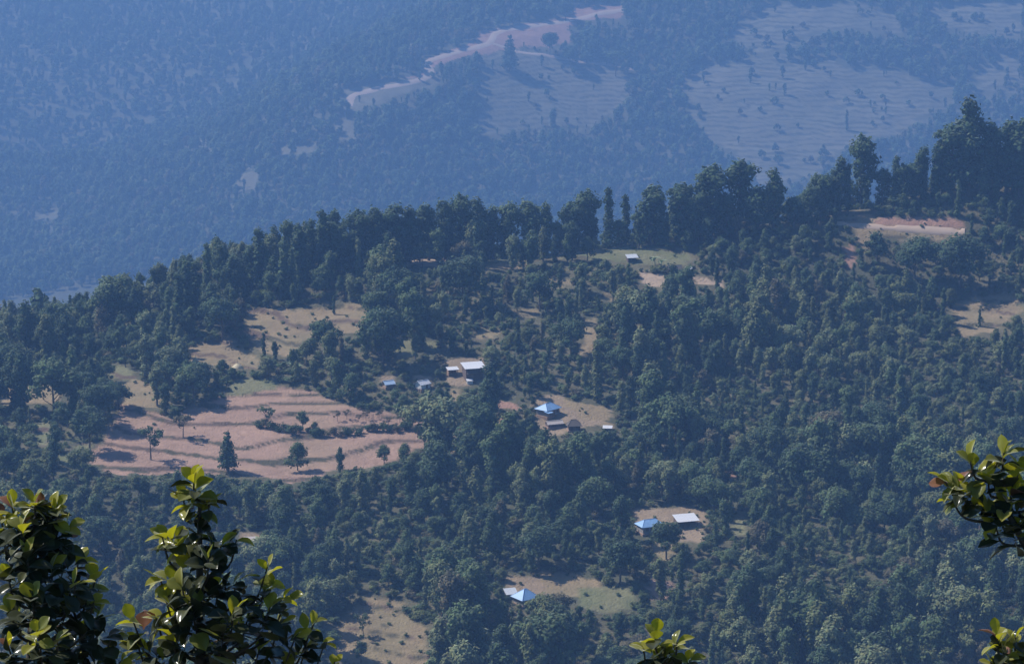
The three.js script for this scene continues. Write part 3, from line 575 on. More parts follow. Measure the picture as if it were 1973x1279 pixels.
// ---------------------------------------------------------------- pale roads on the far spur
{
  const roadLook = new THREE.MeshStandardMaterial({ name: 'pale_road_dust', color: lin(0.36, 0.265, 0.2), roughness: 1 });
  const ribbon = (name, label, line, width, from) => {
    const pts = line.map(([a, b]) => sighted(a, b, from)), curve = new THREE.CatmullRomCurve3(pts.map(([x, z]) => V(x, 0, z))), n = line.length * 24, pos = [], idx = [];
    for (let k = 0; k <= n; k++) { const p = curve.getPoint(k / n), t = curve.getTangent(k / n), side = V(-t.z, 0, t.x).normalize(), w = width * (0.85 + 0.3 * noise(k / 5, 3)); for (const [q, drop] of [[-1, -0.6], [-0.8, 0.35], [0, 0.45], [0.8, 0.35], [1, -0.6]]) { const x = p.x + side.x * w * q / 2, z = p.z + side.z * w * q / 2; pos.push(x, ground(p.x + side.x * w * q * 0.4, p.z + side.z * w * q * 0.4) * 0.5 + ground(x, z) * 0.5 + drop, z); } }
    for (let k = 0; k < n; k++) for (let q = 0; q < 4; q++) { const a = k * 5 + q; idx.push(a, a + 1, a + 5, a + 1, a + 6, a + 5); }
    const g = new THREE.BufferGeometry(); g.setAttribute('position', new THREE.Float32BufferAttribute(pos, 3)); g.setIndex(idx); g.computeVertexNormals();
    const m = new THREE.Mesh(g, roadLook); m.name = numbered(name); m.userData = { kind: 'structure', label, category: 'road' }; m.receiveShadow = true; scene.add(m);
  };
  ribbon('dirt_road', 'pale dirt road winding down the hazy far spur', [[1210, 18], [1110, 36], [1040, 48], [960, 62], [940, 84], [880, 100], [822, 122], [830, 140], [790, 158], [720, 172], [680, 184], [672, 205]], 13, 1900);
  ribbon('dirt_road', 'pale dirt track crossing the far grass slope', [[950, 84], [1000, 100], [1080, 112], [1160, 122], [1222, 134]], 7, 1900);
  ribbon('dirt_road', 'pale cut road near the top right of the near hill', [[1606, 432], [1680, 436], [1760, 441], [1860, 449]], 3.2, 700);
}

// ---------------------------------------------------------------- houses
const paint = (name, r, g, b, o = {}) => new THREE.MeshStandardMaterial({ name, color: lin(r, g, b), roughness: 0.75, ...o });
const grime = noiseTexture(256, 0.7, 1, [[6, 1], [17, 0.8], [50, 0.6]], 21.3);
const LOOK = {
  blue: paint('blue_sheet_metal', 0.24, 0.41, 0.66, { roughness: 0.5, map: grime }), paleBlue: paint('faded_blue_sheet', 0.42, 0.55, 0.72, { roughness: 0.5, map: grime }), white: paint('bare_zinc_sheet', 0.62, 0.62, 0.65, { roughness: 0.5, map: grime }), grey: paint('weathered_zinc_sheet', 0.5, 0.52, 0.56, { roughness: 0.5, map: grime }),
  mud: paint('mud_plaster', 0.34, 0.22, 0.15, { map: grime, roughness: 1 }), brown: paint('dark_timber_wall', 0.14, 0.1, 0.085, { map: grime, roughness: 1 }), stone: paint('grey_stone_wall', 0.27, 0.25, 0.24, { map: grime, roughness: 1 }), lime: paint('whitewash', 0.74, 0.72, 0.68, { map: grime, roughness: 1 }), thatch: paint('old_thatch', 0.12, 0.1, 0.085, { map: grime, roughness: 1 }), slate: paint('pale_stone_slabs', 0.46, 0.4, 0.37, { map: grime, roughness: 1 }), wood: paint('weathered_wood', 0.17, 0.12, 0.085, { roughness: 0.9 }), straw: paint('straw', 0.5, 0.42, 0.27, { roughness: 1 }),
};
const box = (w, h, d, x = 0, y = 0, z = 0) => new THREE.BoxGeometry(w, h, d).translate(x, y, z);
function sheet(w, l) {   // corrugated sheet w wide (along x), l long, lying in xz, top at y = 0
  const n = Math.max(8, Math.round(w / 0.16)), s = new THREE.Shape(), wave = (k) => (k % 2 ? 0.022 : -0.022);
  for (let k = 0; k <= n; k++) s[k ? 'lineTo' : 'moveTo'](-w / 2 + w * k / n, wave(k));
  for (let k = n; k >= 0; k--) s.lineTo(-w / 2 + w * k / n, wave(k) - 0.05);
  return new THREE.ExtrudeGeometry(s, { depth: l, bevelEnabled: false }).translate(0, 0, -l / 2);
}
function panel(a, b, c, d, t = 0.09) {   // a flat slab through four corners, a-b-c-d counter-clockwise seen from outside
  const n = V(0, 0, 0).subVectors(b, a).cross(V(0, 0, 0).subVectors(c, a)).normalize().multiplyScalar(-t), top = [a, b, c, d], pos = [], q = (p, r, s, u) => [p, r, s, p, s, u].forEach((v) => pos.push(v.x, v.y, v.z)), low = top.map((v) => v.clone().add(n));
  q(...top); q(low[3], low[2], low[1], low[0]); for (let k = 0; k < 4; k++) { const m = (k + 1) % 4; q(top[k], low[k], low[m], top[m]); }
  const g = new THREE.BufferGeometry(); g.setAttribute('position', new THREE.Float32BufferAttribute(pos, 3)); g.setAttribute('uv', new THREE.Float32BufferAttribute(new Float32Array(pos.length / 3 * 2).map((_, i) => pos[(i >> 1) * 3 + (i % 2 ? 1 : 0)] * 0.3), 2)); g.computeVertexNormals(); return g;
}
function placeHouse(name, label, category, px, py, turn, group) { const [x, z] = sighted(px, py), o = thing(name, label, category, [x, ground(x, z), z], turn, group); return o; }
function openings4(o, w, h, d, doors, windows) {   // doors and shuttered windows on the front wall
  for (const x of doors) { const p = part('door', box(0.9, 1.8, 0.08, x, 0.95, d / 2 + 0.045), LOOK.wood, o); part('handle', box(0.06, 0.16, 0.05, x + 0.3, 0.95, d / 2 + 0.11), LOOK.grey, p); }
  for (const [x, y] of windows) { const p = part('window', box(0.8, 0.8, 0.06, x, y, d / 2 + 0.035), LOOK.brown, o); part('frame', mergeGeometries([box(0.98, 0.09, 0.1, x, y + 0.45, d / 2 + 0.055), box(0.98, 0.09, 0.1, x, y - 0.45, d / 2 + 0.055), box(0.09, 0.81, 0.1, x - 0.445, y, d / 2 + 0.055), box(0.09, 0.81, 0.1, x + 0.445, y, d / 2 + 0.055)]), LOOK.wood, p); }
}
function hipHouse(o, w, d, h, rise, ridge, roof, wall, over = 0.6) {
  part('wall', box(w, h + 1.2, d, 0, h / 2 - 0.6, 0), wall, o); part('plinth', box(w + 0.7, 0.9, d + 0.7, 0, -0.2, 0), LOOK.mud, o);
  const W = w / 2 + over, D = d / 2 + over, r = ridge / 2, y0 = h - 0.12, y1 = h + rise;
  const A = V(-W, y0, D), B = V(W, y0, D), C = V(W, y0, -D), E = V(-W, y0, -D), L = V(-r, y1, 0), R = V(r, y1, 0), roofPart = part('roof', panel(A, B, R, L), roof, o);
  part('roof_slope', panel(C, E, L, R), roof, roofPart);
  part('roof_slope', panel(B, C, R.clone().lerp(B, 0.001), R), roof, roofPart); part('roof_slope', panel(E, A, L, L.clone().lerp(A, 0.001)), roof, roofPart);
  part('ridge_cap', mergeGeometries([tube([L, R.clone().add(V(0.02, 0, 0))], [0.09, 0.09]), tube([R, B], [0.08, 0.08]), tube([L, A], [0.08, 0.08]), tube([R, C], [0.08, 0.08]), tube([L, E], [0.08, 0.08])]), roof, roofPart);
}
function gableHouse(o, w, d, h, rise, roof, wall, over = 0.5) {   // ridge along x
  const s = new THREE.Shape([new THREE.Vector2(-d / 2, -1.2), new THREE.Vector2(d / 2, -1.2), new THREE.Vector2(d / 2, h), new THREE.Vector2(0, h + rise - 0.1), new THREE.Vector2(-d / 2, h)]);
  part('wall', new THREE.ExtrudeGeometry(s, { depth: w, bevelEnabled: false }).translate(0, 0, -w / 2).rotateY(Math.PI / 2), wall, o); part('plinth', box(w + 0.7, 0.9, d + 0.7, 0, -0.2, 0), LOOK.mud, o);
  const a = Math.atan2(rise, d / 2), l = Math.hypot(rise, d / 2) + over;
  const mid = (k) => sheet(w + 2 * over, l).translate(0, 0.06, k * (l / 2)).rotateX(k * a).translate(0, h + rise, 0);
  const roofPart = part('roof', mid(1), roof, o); part('roof_slope', mid(-1), roof, roofPart);
  part('ridge_cap', box(w + 2 * over, 0.07, 0.3, 0, h + rise + 0.1, 0), roof, roofPart);
}
function shedHouse(o, w, d, h, rise, roof, wall, over = 0.45, openFront = false) {   // one slope, high at the back
  if (openFront) {
    part('wall', box(w, h + rise + 1.0, 0.25, 0, (h + rise) / 2 - 0.55, -d / 2), wall, o); part('side_wall', box(0.22, h + 1.0, d * 0.8, -w / 2 + 0.11, h / 2 - 0.55, -0.1), wall, o);
    for (const k of [-1, -0.33, 0.33, 1]) part('post', new THREE.CylinderGeometry(0.09, 0.11, h + 0.8, 7).translate(k * (w / 2 - 0.25), h / 2 - 0.4, d / 2 - 0.2), LOOK.wood, o);
  } else {
    const s = new THREE.Shape([new THREE.Vector2(-d / 2, -1.2), new THREE.Vector2(d / 2, -1.2), new THREE.Vector2(d / 2, h + rise), new THREE.Vector2(-d / 2, h)]);
    part('wall', new THREE.ExtrudeGeometry(s, { depth: w, bevelEnabled: false }).translate(0, 0, -w / 2).rotateY(Math.PI / 2), wall, o);
  }
  const a = Math.atan2(rise, d);
  const roofPart = part('roof', sheet(w + 2 * over, (d + 2 * over) / Math.cos(a)).rotateX(a).translate(0, h + rise / 2 + 0.1, 0), roof, o);
  part('fascia', box(w + 2 * over, 0.14, 0.06, 0, h - over * rise / d + 0.0, d / 2 + over - 0.02), LOOK.wood, roofPart);
}
{
  let o = placeHouse('farmhouse', 'brown two-storey farmhouse with bright zinc roof above the village', 'house', 912, 727, 0.3);
  shedHouse(o, 6.6, 5, 3.7, 0.9, LOOK.white, LOOK.brown, 0.5); openings4(o, 6.6, 3.7, 5, [-1.2], [[-2.4, 2.9], [0.4, 2.9], [2.2, 2.9], [1.6, 1.2]]);
  part('balcony', box(6.2, 0.12, 0.8, 0, 2.1, 2.9), LOOK.wood, o);
  o = placeHouse('lean_to_shed', 'low lean-to with white roof left of the brown farmhouse', 'shed', 872, 722, 0.3); shedHouse(o, 3.4, 2.4, 2.0, 0.35, LOOK.white, LOOK.mud, 0.35, true);
  o = placeHouse('water_tank_shelter', 'small white sheet shelter just below the brown farmhouse', 'shelter', 905, 738, 0.15); shedHouse(o, 1.9, 1.5, 0.9, 0.35, LOOK.white, LOOK.lime, 0.2);
  o = placeHouse('white_hut', 'small whitewashed hut with pale roof left of the farmhouse', 'hut', 814, 748, 0.75); gableHouse(o, 3.8, 3, 1.9, 0.9, LOOK.white, LOOK.lime); openings4(o, 3.8, 1.9, 3, [0.6], []);
  o = placeHouse('blue_roofed_hut', 'small hut with pale blue roof, leftmost of the village', 'hut', 748, 744, 0.5); gableHouse(o, 3.0, 2.6, 1.2, 0.8, LOOK.paleBlue, LOOK.stone);
  o = placeHouse('blue_roofed_house', 'village house with long steep blue roof, dark on its right side', 'house', 1056, 799, 0.85); hipHouse(o, 6.4, 4.6, 2.4, 1.7, 2.4, LOOK.blue, LOOK.stone); openings4(o, 6.4, 2.4, 4.6, [0.5], [[-1.6, 1.3], [2.0, 1.3]]);
  part('porch_roof', sheet(2.6, 2).rotateX(0.18).translate(-3.1, 2.0, 3.0), LOOK.blue, o); for (const x of [-4.2, -2.1]) part('post', new THREE.CylinderGeometry(0.07, 0.08, 2.6, 6).translate(x, 0.55, 3.75), LOOK.wood, o);
  o = placeHouse('slab_roofed_shed', 'low shed with pale stone-slab roof below the blue-roofed village house', 'shed', 1068, 822, 0.35); gableHouse(o, 5.2, 2.8, 1.3, 0.7, LOOK.slate, LOOK.brown, 0.3);
  o = placeHouse('thatched_hut', 'dark thatched hut right of the stone-slab shed', 'hut', 1106, 830, 0.1); hipHouse(o, 3.8, 3.2, 1.9, 1.7, 1.6, LOOK.thatch, LOOK.brown, 0.55); openings4(o, 3.8, 1.9, 3.2, [0], []);
  o = placeHouse('white_shelter', 'tiny white-roofed shelter alone right of the village', 'shelter', 1171, 827, -0.1); shedHouse(o, 2.7, 1.7, 0.8, 0.4, LOOK.white, LOOK.stone, 0.25, true);
  o = placeHouse('blue_roofed_farmhouse', 'farmhouse with light blue hipped roof and grey stone wall', 'house', 1252, 1024, 0.42); hipHouse(o, 6.6, 4.4, 2.4, 1.5, 3.6, LOOK.blue, LOOK.stone, 0.6); openings4(o, 6.6, 2.4, 4.4, [-0.4], [[-1.9, 1.4], [1.4, 1.4]]);
  o = placeHouse('open_shed', 'open shed with bright white sheet roof right of the blue-roofed farmhouse', 'shed', 1322, 1012, 0.3); shedHouse(o, 6.3, 4.2, 1.9, 0.9, LOOK.white, LOOK.brown, 0.4, true);
  o = placeHouse('blue_pyramid_house', 'house with steep blue pyramid roof, lowest in the picture', 'house', 1012, 1164, 0.62); hipHouse(o, 5.2, 4.8, 2.0, 2.3, 0.6, LOOK.blue, LOOK.stone, 0.6); openings4(o, 5.2, 2, 4.8, [0.8], [[-1.4, 1.2]]);
  o = placeHouse('grey_lean_to', 'pale grey-roofed lean-to on the left of the blue pyramid-roofed house', 'shed', 984, 1152, 0.3); shedHouse(o, 3.0, 2.6, 1.5, 0.8, LOOK.grey, LOOK.stone, 0.3);
  o = placeHouse('grey_shelter', 'grey sheet-roofed shelter on the crest bench', 'shelter', 1218, 503, 0.25); shedHouse(o, 3.8, 2.6, 1.5, 0.7, LOOK.grey, LOOK.brown, 0.35, true);
  o = placeHouse('dark_hut', 'dark thatched hut on the crest right of the grey shelter', 'hut', 1300, 526, 0.2); gableHouse(o, 4.6, 3, 1.5, 1.2, LOOK.thatch, LOOK.brown, 0.4);
  o = placeHouse('white_hen_house', 'very small white shed beside the dark hut on the crest', 'shed', 1327, 523, 0.3); gableHouse(o, 2.2, 1.8, 1.0, 0.6, LOOK.white, LOOK.lime, 0.2);
  o = placeHouse('white_crest_hut', 'tiny white hut between slim trees on the left crest', 'hut', 626, 512, 0.4); gableHouse(o, 2.2, 2, 1.2, 0.7, LOOK.white, LOOK.lime, 0.25);
  o = placeHouse('grey_roofed_hut', 'grey-roofed hut half hidden in the lower left wood', 'hut', 482, 1050, 0.1); shedHouse(o, 3.0, 2.4, 1.4, 0.5, LOOK.slate, LOOK.stone, 0.3);
}
// haystacks: straw heaped round a pole
{
  const stack = (px, py, w, h, label) => {
    const [x, z] = sighted(px, py), o = thing('haystack', label, 'haystack', [x, ground(x, z), z], 0, 'haystacks left of the upper terraces'), n = 26, pos = [], idx = [];
    for (let j = 0; j <= 9; j++) for (let i = 0; i < n; i++) { const t = j / 9, a = i / n * Math.PI * 2, r = w / 2 * Math.pow(1 - t, 0.55) * (0.94 + 0.18 * t * (1 - t) * 4) * (0.9 + 0.22 * noise(i * 0.9 + px, j * 1.1)); pos.push(Math.cos(a) * r, t * h - 0.3, Math.sin(a) * r); }
    for (let j = 0; j < 9; j++) for (let i = 0; i < n; i++) { const a = j * n + i, b = j * n + (i + 1) % n; idx.push(a, a + n, b, b, a + n, b + n); }
    const g = new THREE.BufferGeometry(); g.setAttribute('position', new THREE.Float32BufferAttribute(pos, 3)); g.setIndex(idx); g.computeVertexNormals(); part('straw_heap', g, LOOK.straw, o);
    part('pole', new THREE.CylinderGeometry(0.06, 0.08, 1.2, 6).translate(0, h + 0.1, 0), LOOK.wood, o);
  };
  stack(376, 696, 2.6, 2.2, 'smaller pale haystack left of the upper dry terraces'); stack(457, 707, 4.4, 2.3, 'wider pale haystack below the upper dry terraces');
}
// banana plants and a palm
{
  const green = new THREE.MeshPhysicalMaterial({ name: 'banana_leaf', color: lin(0.17, 0.24, 0.08), roughness: 0.9, transmission: 0.35, thickness: 0, side: THREE.DoubleSide, clearcoat: 0.4, clearcoatRoughness: 0.4 }), stem = paint('banana_stem', 0.2, 0.2, 0.09);
  const blade = (len, wide, droop) => { const pos = [], idx = [], n = 7; for (let k = 0; k <= n; k++) { const t = k / n, w = wide * Math.pow(Math.sin(Math.PI * (0.06 + 0.94 * t * 0.98)), 0.7), y = len * (0.75 * t - droop * t * t), r = len * (0.35 * t + 0.45 * t * t); pos.push(-w, y - w * 0.25, r, 0, y, r, w, y - w * 0.25, r); } for (let k = 0; k < n; k++) { const a = k * 3; idx.push(a, a + 1, a + 3, a + 1, a + 4, a + 3, a + 1, a + 2, a + 4, a + 2, a + 5, a + 4); } const g = new THREE.BufferGeometry(); g.setAttribute('position', new THREE.Float32BufferAttribute(pos, 3)); g.setIndex(idx); g.computeVertexNormals(); return g; };
  const blades = [blade(2.4, 0.33, 0.35), blade(2.6, 0.36, 0.6), blade(2.2, 0.3, 0.9)], fronds = [blade(3.0, 0.2, 0.6), blade(2.8, 0.2, 0.95)];
  const trunkG = tube([V(0, -0.4, 0), V(0.03, 1, 0.02), V(0, 2, 0)], [0.16, 0.13, 0.09], 8), palmG = tube([V(0, -0.6, 0), V(0.1, 3, 0), V(0, 5.6, 0.1)], [0.2, 0.14, 0.11], 8);
  const plant = (px, py, label, s, palm) => {
    const [x, z] = sighted(px, py), o = thing(palm ? 'palm_tree' : 'banana_plant', label, palm ? 'palm' : 'plant', [x, ground(x, z), z], px, palm ? undefined : 'banana plants near the houses'); o.scale.setScalar(s);
    part('stem', palm ? palmG : trunkG, stem, o); const n = palm ? 13 : 9;
    for (let k = 0; k < n; k++) { const m = part('leaf', palm ? fronds[k % 2] : blades[k % 3], green, o); m.position.y = palm ? 5.5 : 1.9; m.rotation.y = k * 2.4; }
  };
  plant(905, 1262, 'banana plant with broad pale leaves below the huge dark tree', 1.5); plant(928, 1258, 'second banana plant, right of the first below the huge dark tree', 1.3); plant(842, 1270, 'short palm at the right edge of the bottom red clearing', 0.95, true);
  plant(1262, 512, 'banana plant beside the grey shelter on the crest', 1.3); plant(1275, 516, 'banana plant between the grey shelter and the dark hut', 1.2); plant(562, 716, 'banana plant on the bank above the red field', 1.1); plant(575, 718, 'second banana plant on the bank above the red field, to the right', 1.0); plant(960, 712, 'banana plant right of the brown farmhouse', 1.2); plant(1190, 1090, 'banana plant behind the very dark tree below the blue-roofed farmhouse', 1.3);
}

// ---------------------------------------------------------------- foreground: glossy-leaved young trees on the viewer's slope
{
  const rng = mulberry(4242), R = (a, b) => a + (b - a) * rng(), gloss = (name, r, g, b, t) => new THREE.MeshPhysicalMaterial({ name, color: lin(r, g, b), roughness: 0.85, transmission: t, thickness: 0, specularIntensity: 0.5, clearcoat: 0.45, clearcoatRoughness: 0.16, side: THREE.DoubleSide });
  const LEAF = [gloss('mature_leaf', 0.018, 0.025, 0.005, 0.2), gloss('mature_leaf_lighter', 0.05, 0.058, 0.008, 0.4), gloss('young_sunlit_leaf', 0.36, 0.34, 0.012, 0.7), gloss('young_sunlit_leaf_green', 0.2, 0.21, 0.01, 0.65), gloss('budding_red_leaf', 0.16, 0.06, 0.025, 0.35)];  // yellow looks colour new growth and also paint in sunlit rim leaves
  const TWIG = new THREE.MeshStandardMaterial({ name: 'twig_bark', color: lin(0.055, 0.042, 0.03), roughness: 0.9 });
  const leafShape = (wide, fold, curl, seed) => {   // an obovate blade along +y, face towards +z
    const pos = [], idx = [], n = 8;
    for (let k = 0; k <= n; k++) { const t = k / n, w = wide * (t < 0.1 ? 0.06 : Math.pow(Math.sin(Math.PI * Math.pow((t - 0.1) / 0.9, 1.25)), 0.75)) + 0.012, z = -curl * t * t, wav = 0.012 * Math.sin(t * 17 + seed); for (const s of [-1, -0.5, 0, 0.5, 1]) pos.push(s * w, t - Math.abs(s) * 0.0, z + fold * w * Math.abs(s) * (2 - Math.abs(s)) + wav * Math.abs(s)); }
    for (let k = 0; k < n; k++) for (let s = 0; s < 4; s++) { const a = k * 5 + s; idx.push(a, a + 1, a + 5, a + 1, a + 6, a + 5); }
    const g = new THREE.BufferGeometry(); g.setAttribute('position', new THREE.Float32BufferAttribute(pos, 3)); g.setIndex(idx); g.computeVertexNormals(); return g;
  };
  const shapes = [leafShape(0.31, 0.35, 0.12, 1), leafShape(0.28, 0.55, 0.25, 2), leafShape(0.33, 0.2, -0.08, 3), leafShape(0.29, 0.45, 0.4, 4)];
  const at = (px, py, d) => { const v = V(px / 1973 * 2 - 1, 1 - py / 1279 * 2, 0.5).unproject(survey).sub(eye); return v.multiplyScalar(d / -v.z).add(eye); };
  const M = 5363;   // px per metre at one metre
  function sapling(label, stem, dist, shoots, extra = 0, climb = 0.7) {
    const foot = at(stem[0][0], stem[0][1], dist); foot.y = base(foot.x, foot.z) - 0.15;
    const o = thing('broadleaf_sapling', label, 'sapling', foot.toArray(), 0, 'glossy-leaved saplings in front of the view'), leaves = [];
    const axis = [V(0, 0, 0), ...stem.map(([a, b]) => at(a, b, dist).sub(foot))]; axis[0].set(axis[1].x * 0.4, 0, axis[1].z * 0.4);
    const len = axis.length, curve = new THREE.CatmullRomCurve3(axis), spine = curve.getPoints(60);
    part('trunk', tube(curve.getPoints(len * 6), Array.from({ length: len * 6 + 1 }, (_, k) => lerp(0.035, 0.006, k / (len * 6))), 8), TWIG, o);
    const put = (p, dir, size, look) => {
      const y = dir.clone().normalize(), up = V(R(-0.7, 0.5), 1, R(-0.5, 0.7)), x = V(0, 0, 0).crossVectors(y, up).normalize(), z = V(0, 0, 0).crossVectors(x, y);
      leaves.push({ shape: Math.floor(rng() * 4), look, p, q: new THREE.Quaternion().setFromRotationMatrix(new THREE.Matrix4().makeBasis(x, y, z)), s: V(size * R(0.85, 1.2), size, size) });
    };
    for (const [px, py, dx, dy, n0, len0, young, off = 0] of shoots) {  // young: share of new growth, raised on left shoots to paint their sunlit rim
      const n = Math.round(n0 * 1.15), lenPx = len0 * 1.08, d = dist + off, tip = at(px, py, d).sub(foot), ax = V(dx, -dy, R(-0.35, 0.35)).normalize();
      let from = null; for (const q of spine) if (!from || q.y < tip.y - 0.06 - climb * Math.hypot(q.x - tip.x, q.z - tip.z)) from = q;   // the twig leaves the stem lower down
      const bend = from.clone().lerp(tip, 0.55).add(V((tip.x - from.x) * 0.22, -0.03, 0)); part('twig', tube(new THREE.CatmullRomCurve3([from, bend, tip]).getPoints(8), [0.007, 0.0065, 0.006, 0.0055, 0.005, 0.0045, 0.004, 0.0035, 0.003], 6), TWIG, o);
      const size = lenPx * dist / M, s1 = V(0, 0, 0).crossVectors(ax, V(0.3, 0.2, 1)).normalize(), s2 = V(0, 0, 0).crossVectors(ax, s1);
      for (let k = 0; k < n; k++) {
        const a = k * 2.4 + R(-0.35, 0.35), u = (k + 0.5) / n, th = lerp(0.15, 1.6, Math.pow(u, 0.8)) + R(-0.15, 0.2), dir = ax.clone().multiplyScalar(Math.cos(th)).addScaledVector(s1, Math.sin(th) * Math.cos(a)).addScaledVector(s2, Math.sin(th) * Math.sin(a)); dir.y -= u * 0.25;
        const freshOrSunlit = u < young + 0.12; put(tip.clone().addScaledVector(ax, -u * size * 1.1), dir, size * lerp(0.75, 1.05, u) * R(0.85, 1.15), freshOrSunlit ? (rng() < 0.035 ? 4 : rng() < 0.6 ? 2 : 3) : rng() < 0.8 ? 0 : rng() < 0.8 ? 1 : 3);
      }
      for (let k = 0; k < extra; k++) { const t = R(0.3, 0.95), p = from.clone().lerp(tip, t), a = R(0, 6.28), dir = V(Math.cos(a), R(-0.3, 0.7), Math.sin(a)); put(p, dir, size * R(0.85, 1.1), rng() < 0.8 ? 0 : 1); }   // older leaves down the twig
    }
    // the 290 leaves nearest the viewer one by one, those behind them as a mass
    leaves.sort((a, b) => b.p.z - a.p.z);
    leaves.slice(0, 290).forEach((l) => { const m = part('leaf', shapes[l.shape], LEAF[l.look], o); m.position.copy(l.p); m.quaternion.copy(l.q); m.scale.copy(l.s); });
    for (const look of [0, 1, 2, 3, 4]) { const rest = leaves.slice(290).filter((l) => l.look === look); if (rest.length) part('leaves', mergeGeometries(rest.map((l) => shapes[l.shape].clone().applyMatrix4(new THREE.Matrix4().compose(l.p, l.q, l.s)))), LEAF[look], o).userData.kind = 'stuff'; }
    return o;
  }
  sapling('glossy-leaved sapling rising to a pointed shoot in the left foreground', [[388, 1400], [386, 1260], [384, 1100], [384, 960]], 10, [
    [372, 925, -0.1, -1, 13, 46, 0.8], [402, 965, 0.5, -0.8, 8, 40, 0.6], [352, 955, -0.6, -0.7, 8, 40, 0.7], [385, 1010, 0.1, -1, 8, 42, 0.1],
    [312, 1035, -0.8, -0.5, 11, 46, 0.95], [345, 1060, -0.4, -0.6, 9, 46, 0.25, 0.15], [430, 1050, 0.7, -0.5, 9, 46, 0.05], [400, 1075, 0.1, -0.7, 9, 46, 0.05, -0.1], [455, 1040, 0.9, -0.4, 4, 44, 0.1],
    [308, 1115, -0.9, -0.3, 10, 46, 0.85], [350, 1130, -0.4, -0.6, 9, 48, 0.1, -0.15], [420, 1130, 0.4, -0.6, 10, 48, 0.05], [370, 1170, 0, -0.8, 10, 50, 0.05, -0.15], [455, 1120, 0.7, -0.5, 8, 46, 0.15],
    [515, 1092, 0.1, -1, 7, 42, 0.7], [510, 1135, 0.2, -1, 8, 46, 0.2], [552, 1150, 0.7, -0.6, 7, 42, 0.55], [480, 1180, 0.4, -0.7, 9, 48, 0.15], [540, 1200, 0.5, -0.6, 9, 46, 0.1], [605, 1200, 0.7, -0.7, 8, 38, 0.45], [625, 1240, 0.9, -0.3, 6, 34, 0.2], [590, 1245, 0.5, -0.5, 9, 44, 0.05],
    [255, 1195, -0.7, -0.7, 6, 50, 0.6], [300, 1190, -0.6, -0.4, 9, 48, 0.45], [330, 1230, -0.4, -0.5, 10, 48, 0.1, -0.1], [430, 1215, 0.3, -0.6, 10, 50, 0.05, -0.15], [500, 1250, 0.3, -0.6, 9, 48, 0.1], [285, 1255, -0.6, -0.4, 8, 46, 0.1], [262, 1238, -0.6, -0.5, 8, 46, 0.1], [320, 1160, -0.6, -0.5, 9, 46, 0.15, -0.1], [450, 1180, 0.3, -0.7, 9, 48, 0.05, -0.2], [520, 1170, 0.4, -0.7, 8, 46, 0.1, -0.1], [570, 1225, 0.6, -0.5, 8, 44, 0.15, -0.1], [400, 1262, 0.1, -0.8, 9, 48, 0.1], [550, 1275, 0.3, -0.7, 8, 46, 0.1], [645, 1275, 0.5, -0.8, 5, 30, 0.4],
  ], 3);
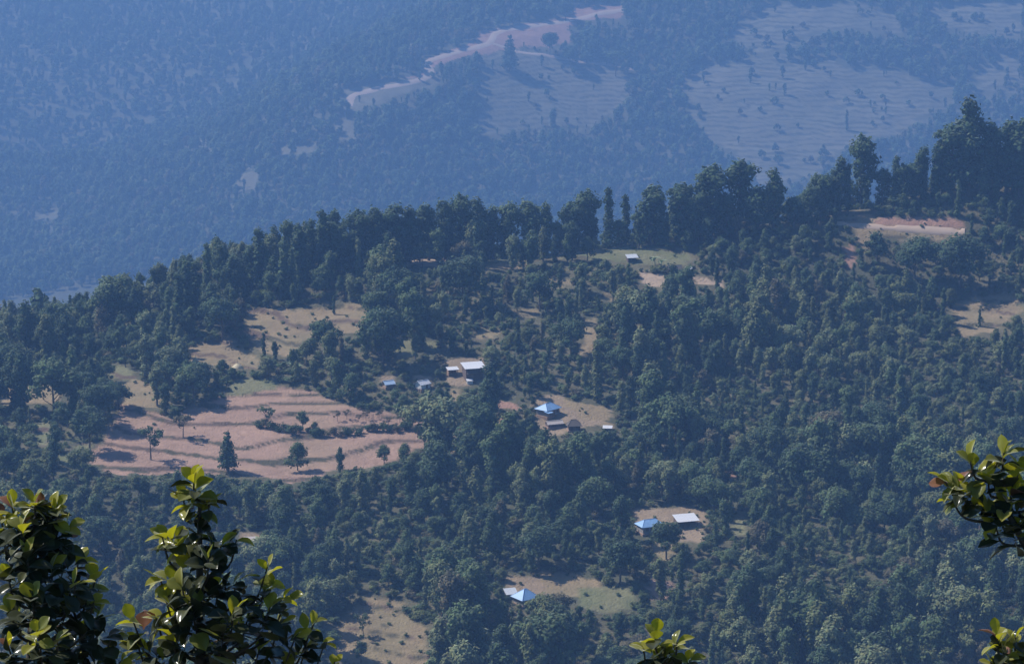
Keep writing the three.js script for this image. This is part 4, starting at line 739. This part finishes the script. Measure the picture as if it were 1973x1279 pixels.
  sapling('dense dark-leaved sapling filling the bottom left corner', [[60, 1420], [60, 1270], [64, 1120], [66, 1010]], 9.5, [
    [22, 975, -0.3, -0.9, 11, 46, 0.65], [66, 968, 0, -1, 11, 46, 0.6], [98, 990, 0.5, -0.8, 10, 44, 0.45], [40, 1015, -0.2, -0.8, 9, 46, 0.3, -0.1], [85, 1030, 0.3, -0.8, 9, 46, 0.1], [5, 1040, -0.6, -0.6, 9, 46, 0.3],
    [120, 1050, 0.7, -0.5, 9, 46, 0.1], [50, 1070, 0, -0.8, 10, 48, 0.02, -0.15], [150, 1085, 0.8, -0.4, 9, 46, 0.1], [100, 1100, 0.3, -0.7, 10, 48, 0.02, -0.1], [15, 1110, -0.5, -0.5, 9, 48, 0.05], [186, 1108, 0.6, -0.8, 5, 42, 0.5], [170, 1140, 0.7, -0.4, 9, 46, 0.1], [60, 1150, 0.1, -0.8, 10, 50, 0.02, -0.2],
    [125, 1165, 0.4, -0.6, 10, 48, 0.02, -0.1], [190, 1190, 0.8, -0.3, 8, 48, 0.05], [20, 1180, -0.3, -0.6, 10, 48, 0.05, -0.1], [72, 1215, 0.2, -0.9, 9, 40, 0.7, -0.35], [110, 1235, 0.5, -0.6, 9, 44, 0.1, -0.3], [160, 1225, 0.5, -0.5, 10, 48, 0.05], [215, 1225, 0.9, -0.2, 7, 48, 0.05], [15, 1245, -0.3, -0.6, 9, 46, 0.1, -0.2], [60, 1262, 0, -0.8, 9, 46, 0.1, -0.2], [140, 1270, 0.3, -0.7, 9, 48, 0.05], [200, 1268, 0.5, -0.5, 9, 48, 0.1], [240, 1270, 0.7, -0.5, 7, 46, 0.2], [0, 1000, -0.5, -0.7, 9, 46, 0.5], [130, 1015, 0.7, -0.6, 8, 44, 0.35], [110, 975, 0.4, -0.8, 7, 42, 0.6], [180, 1160, 0.8, -0.4, 8, 46, 0.15, -0.1], [145, 1125, 0.6, -0.5, 8, 46, 0.1, -0.15],
  ], 5);
  sapling('small upright tuft of yellow-green leaves at the bottom edge', [[1290, 1500], [1286, 1360], [1282, 1270]], 10, [[1262, 1222, -0.15, -1, 9, 46, 0.75], [1305, 1238, 0.5, -0.85, 8, 42, 0.7], [1240, 1250, -0.8, -0.5, 6, 42, 0.4], [1280, 1268, 0.1, -0.9, 9, 44, 0.1], [1330, 1272, 0.7, -0.5, 6, 40, 0.1]], 2);
  sapling('branch of yellow-green glossy leaves reaching in from the right edge', [[2120, 1400], [2070, 1200], [1995, 1080], [1950, 1000], [1920, 930]], 10, [
    [1870, 885, -0.3, -0.9, 8, 46, 0.7], [1935, 872, 0.1, -1, 9, 46, 0.75], [1965, 900, 0.3, -0.9, 9, 46, 0.6], [1820, 925, -0.9, -0.4, 8, 42, 0.6], [1850, 940, -0.6, -0.5, 8, 46, 0.6], [1905, 925, -0.1, -0.9, 9, 46, 0.75], [1950, 945, 0.2, -0.8, 9, 48, 0.7], [1890, 970, -0.3, -0.4, 8, 46, 0.5], [1930, 990, 0, -0.6, 9, 48, 0.55], [1965, 1005, 0.2, -0.6, 9, 46, 0.5], [1835, 965, -0.7, 0.2, 6, 44, 0.15], [1920, 1015, -0.3, 0.6, 6, 46, 0.1], [1990, 950, 0.5, -0.6, 9, 46, 0.4],
  ], 2, 0.1);
  sapling('low leafy shoot in the bottom right corner', [[1985, 1500], [1975, 1380], [1962, 1290]], 10.4, [[1920, 1222, -0.4, -0.9, 8, 44, 0.7], [1958, 1228, 0.2, -0.9, 8, 44, 0.65], [1935, 1258, -0.2, -0.8, 8, 44, 0.3], [1970, 1265, 0.2, -0.8, 8, 44, 0.4], [1910, 1275, -0.6, -0.5, 6, 42, 0.15]], 2);
}

renderer.render(scene, camera);
